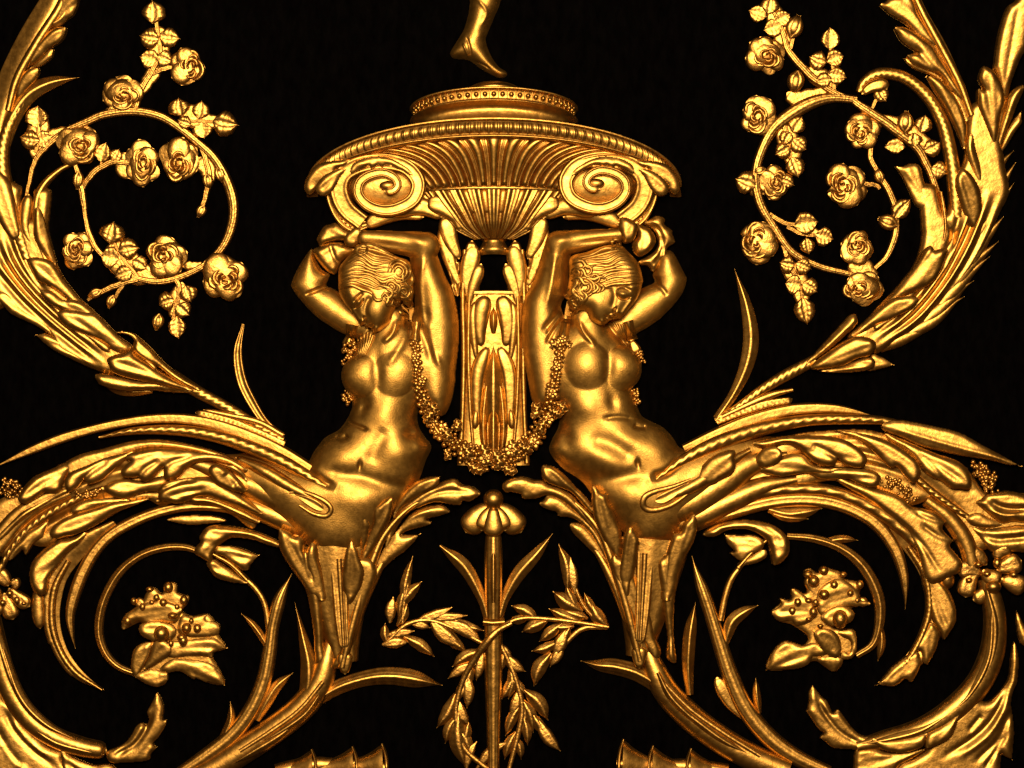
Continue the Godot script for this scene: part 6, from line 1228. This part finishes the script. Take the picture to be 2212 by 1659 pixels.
func torch():
	var t := thing("torch_staff", "slender gilded staff with ball finial and scalloped cap", "staff", 1066, 1650)
	bead(t, "ball", 1066, 1078, 18, 22, 1.0)
	for q in [[[1066, 1096, 1040, 1108, 1006, 1150], 24, 10], [[1066, 1096, 1092, 1108, 1126, 1150], 24, 10], [[1066, 1094, 1050, 1118, 1040, 1146], 18, 18], [[1066, 1094, 1082, 1118, 1092, 1146], 18, 18], [[1066, 1094, 1066, 1125, 1066, 1160], 20, 24]]: lobe(t, q[0], q[1], q[2], q[1] * 0.7, {"called": "cap_scallop", "p": 0})
	strip(t, "upper_shaft", [1066, 1140, 1066, 1200, 1066, 1260, 1066, 1336], [16, 20, 19, 15], {"z": 6, "h": 20, "hp": 1.0, "gr": [5.0, 2.0], "n": 24})
	blade(t, [1066, 1300, 1066, 1240, 1066, 1176], 8, 24, 7)
	strip(t, "collar", [1044, 1342, 1066, 1344, 1090, 1342], [9, 9, 9], {"z": 10, "h": 18, "hp": 1})
	strip(t, "staff", [1066, 1350, 1066, 1450, 1066, 1560, 1066, 1690], [20, 19, 15, 13], {"z": 6, "h": 20, "hp": 1.0, "gr": [3.0, 1.2], "n": 30})
	blade(t, [1054, 1336, 1040, 1290, 1004, 1225, 950, 1178], 11, 6, 9, {"w": [9, 11, 14, 14, 3]})
	blade(t, [1078, 1336, 1092, 1290, 1120, 1240, 1160, 1195, 1194, 1152], 11, 6, 9, {"w": [8, 10, 14, 15, 10, 0]})
	var a := thing("laurel_garland", "laurel branch looped behind the staff, spreading under the curved leaf with the notched end", "laurel", 960, 1400, "laurel branches tied to the staff")
	stem(a, [1045, 1390, 990, 1362, 930, 1340, 880, 1348, 838, 1384], [5, 5, 5, 5, 4], 10, {"m": gold_rose})
	stem(a, [870, 1345, 872, 1310, 882, 1260], [4, 4, 3], 10, {"m": gold_rose})
	stem(a, [1105, 1345, 1070, 1365, 1030, 1415, 1000, 1470, 985, 1540, 1000, 1610, 1040, 1650, 1066, 1668], [5, 8, 7, 6, 6, 6, 6, 6], [24, 30, 20, 12, 10, 10, 10, 10], {"m": gold_rose})
	for q in [[872, 1320, 892, 1200, 13], [864, 1312, 912, 1255, 15], [843, 1345, 850, 1288, 15], [862, 1330, 874, 1270, 12], [900, 1340, 978, 1311, 14], [920, 1336, 1010, 1329, 13], [930, 1338, 1000, 1396, 20], [958, 1342, 1042, 1388, 18], [975, 1335, 1046, 1362, 12], [836, 1372, 896, 1362, 13], [826, 1392, 884, 1386, 15], [872, 1374, 939, 1418, 15], [838, 1392, 832, 1345, 12], [890, 1348, 930, 1356, 11], [1036, 1404, 977, 1440, 16], [1030, 1432, 967, 1466, 14], [1042, 1408, 1029, 1470, 13], [1046, 1410, 1050, 1450, 10], [1008, 1456, 1009, 1530, 16], [984, 1498, 943, 1572, 18], [986, 1530, 971, 1582, 11], [990, 1538, 1006, 1658, 24], [1000, 1600, 990, 1560, 14], [1008, 1660, 1030, 1600, 12], [1030, 1660, 1100, 1600, 14], [1000, 1490, 1010, 1470, 10], [1004, 1470, 985, 1515, 13], [992, 1515, 1014, 1566, 14], [988, 1545, 962, 1606, 14], [994, 1575, 1016, 1630, 15], [1020, 1435, 1000, 1490, 13], [960, 1350, 1010, 1408, 15], [905, 1345, 948, 1318, 12], [858, 1352, 880, 1302, 12], [1012, 1560, 1000, 1610, 14]]: laurel(a, q[0], q[1], q[2], q[3], q[4] * 0.84, 8.0)
	var b := thing("laurel_garland", "laurel branch looped behind the staff, crossing over toward the straight notchless leaf", "laurel", 1200, 1400, "laurel branches tied to the staff")
	stem(b, [1085, 1350, 1130, 1335, 1200, 1338, 1260, 1346, 1314, 1354], [5, 5, 5, 5, 4], 10, {"m": gold_rose})
	stem(b, [1312, 1356, 1258, 1358, 1216, 1395, 1190, 1420, 1170, 1455, 1156, 1478], [4, 6, 6, 5, 4, 3], 6, {"m": gold_rose})
	stem(b, [1300, 1350, 1262, 1310, 1240, 1260, 1228, 1215], [4, 4, 4, 3], 8, {"m": gold_rose})
	stem(b, [1070, 1370, 1095, 1420, 1115, 1470, 1128, 1530, 1118, 1590, 1100, 1660], [5, 6, 6, 6, 6, 5], 10, {"m": gold_rose})
	for q in [[1226, 1275, 1206, 1174, 16], [1242, 1282, 1232, 1203, 14], [1258, 1320, 1194, 1277, 21], [1255, 1342, 1185, 1314, 16], [1313, 1353, 1276, 1300, 18], [1290, 1330, 1262, 1280, 12], [1162, 1338, 1104, 1308, 15], [1182, 1340, 1127, 1365, 17], [1214, 1346, 1164, 1386, 15], [1206, 1384, 1148, 1406, 13], [1240, 1352, 1190, 1352, 11], [1190, 1410, 1153, 1482, 19], [1222, 1362, 1196, 1420, 18], [1092, 1415, 1135, 1450, 16], [1080, 1390, 1108, 1420, 12], [1102, 1440, 1098, 1510, 14], [1132, 1490, 1184, 1556, 19], [1162, 1555, 1211, 1622, 17], [1128, 1510, 1152, 1582, 16], [1124, 1520, 1092, 1590, 14], [1118, 1500, 1128, 1580, 11], [1100, 1460, 1140, 1500, 13], [1094, 1400, 1084, 1450, 12], [1114, 1580, 1090, 1640, 14], [1110, 1590, 1126, 1640, 12], [1110, 1460, 1084, 1510, 13], [1120, 1490, 1102, 1548, 14], [1130, 1545, 1140, 1610, 13], [1150, 1540, 1190, 1590, 14], [1216, 1390, 1188, 1440, 14], [1230, 1355, 1214, 1402, 15], [1250, 1318, 1222, 1262, 13], [1270, 1335, 1216, 1318, 13], [1140, 1336, 1098, 1342, 12]]: laurel(b, q[0], q[1], q[2], q[3], q[4] * 0.84, 8.0)

func spools():
	for q in [[-1.0, "turned gilded horn end with three flared collars below the notched curved leaf", [834, 1660, 790, 1650, 740, 1655, 690, 1652, 640, 1660, 600, 1672]], [1.0, "turned gilded horn end with three flared collars below the trunk beside the straight curved leaf", [1332, 1652, 1375, 1650, 1430, 1656, 1480, 1656, 1530, 1664, 1570, 1672]]]:
		var s: float = q[0]
		var t := thing("horn_tip", q[1], "horn", q[2][4], 1659, "horn ends at the lower edge")
		strip(t, "horn", q[2], [14, 15, 16, 17, 20, 22], {"z": 4, "h": 18, "hp": 1.0})
		var bells := [[828, 1654, 46], [764, 1656, 42], [676, 1662, 42]] if s < 0 else [[1344, 1654, 56], [1408, 1662, 50], [1490, 1666, 48]]
		for b in bells:
			strip(t, "flared_collar", [b[0], b[1], b[0] + s * 22.0, b[1] + 1, b[0] + s * 46.0, b[1] + 3, b[0] + s * 76.0, b[1] + 5], [b[2], b[2] * 0.66, b[2] * 0.46, b[2] * 0.36], {"z": 5, "h": [30, 26, 20, 16], "hp": 0.3, "c": 17})
			strip(t, "collar_edge", [b[0] + 3 * s, b[1] - b[2] - 2, b[0] - 5 * s, b[1] - b[2] * 0.55, b[0] - 8 * s, b[1], b[0] - 5 * s, b[1] + b[2] * 0.6], [2.5, 3.5, 4, 4], {"z": [6, 20, 30, 20], "h": 6, "hp": 0.3})
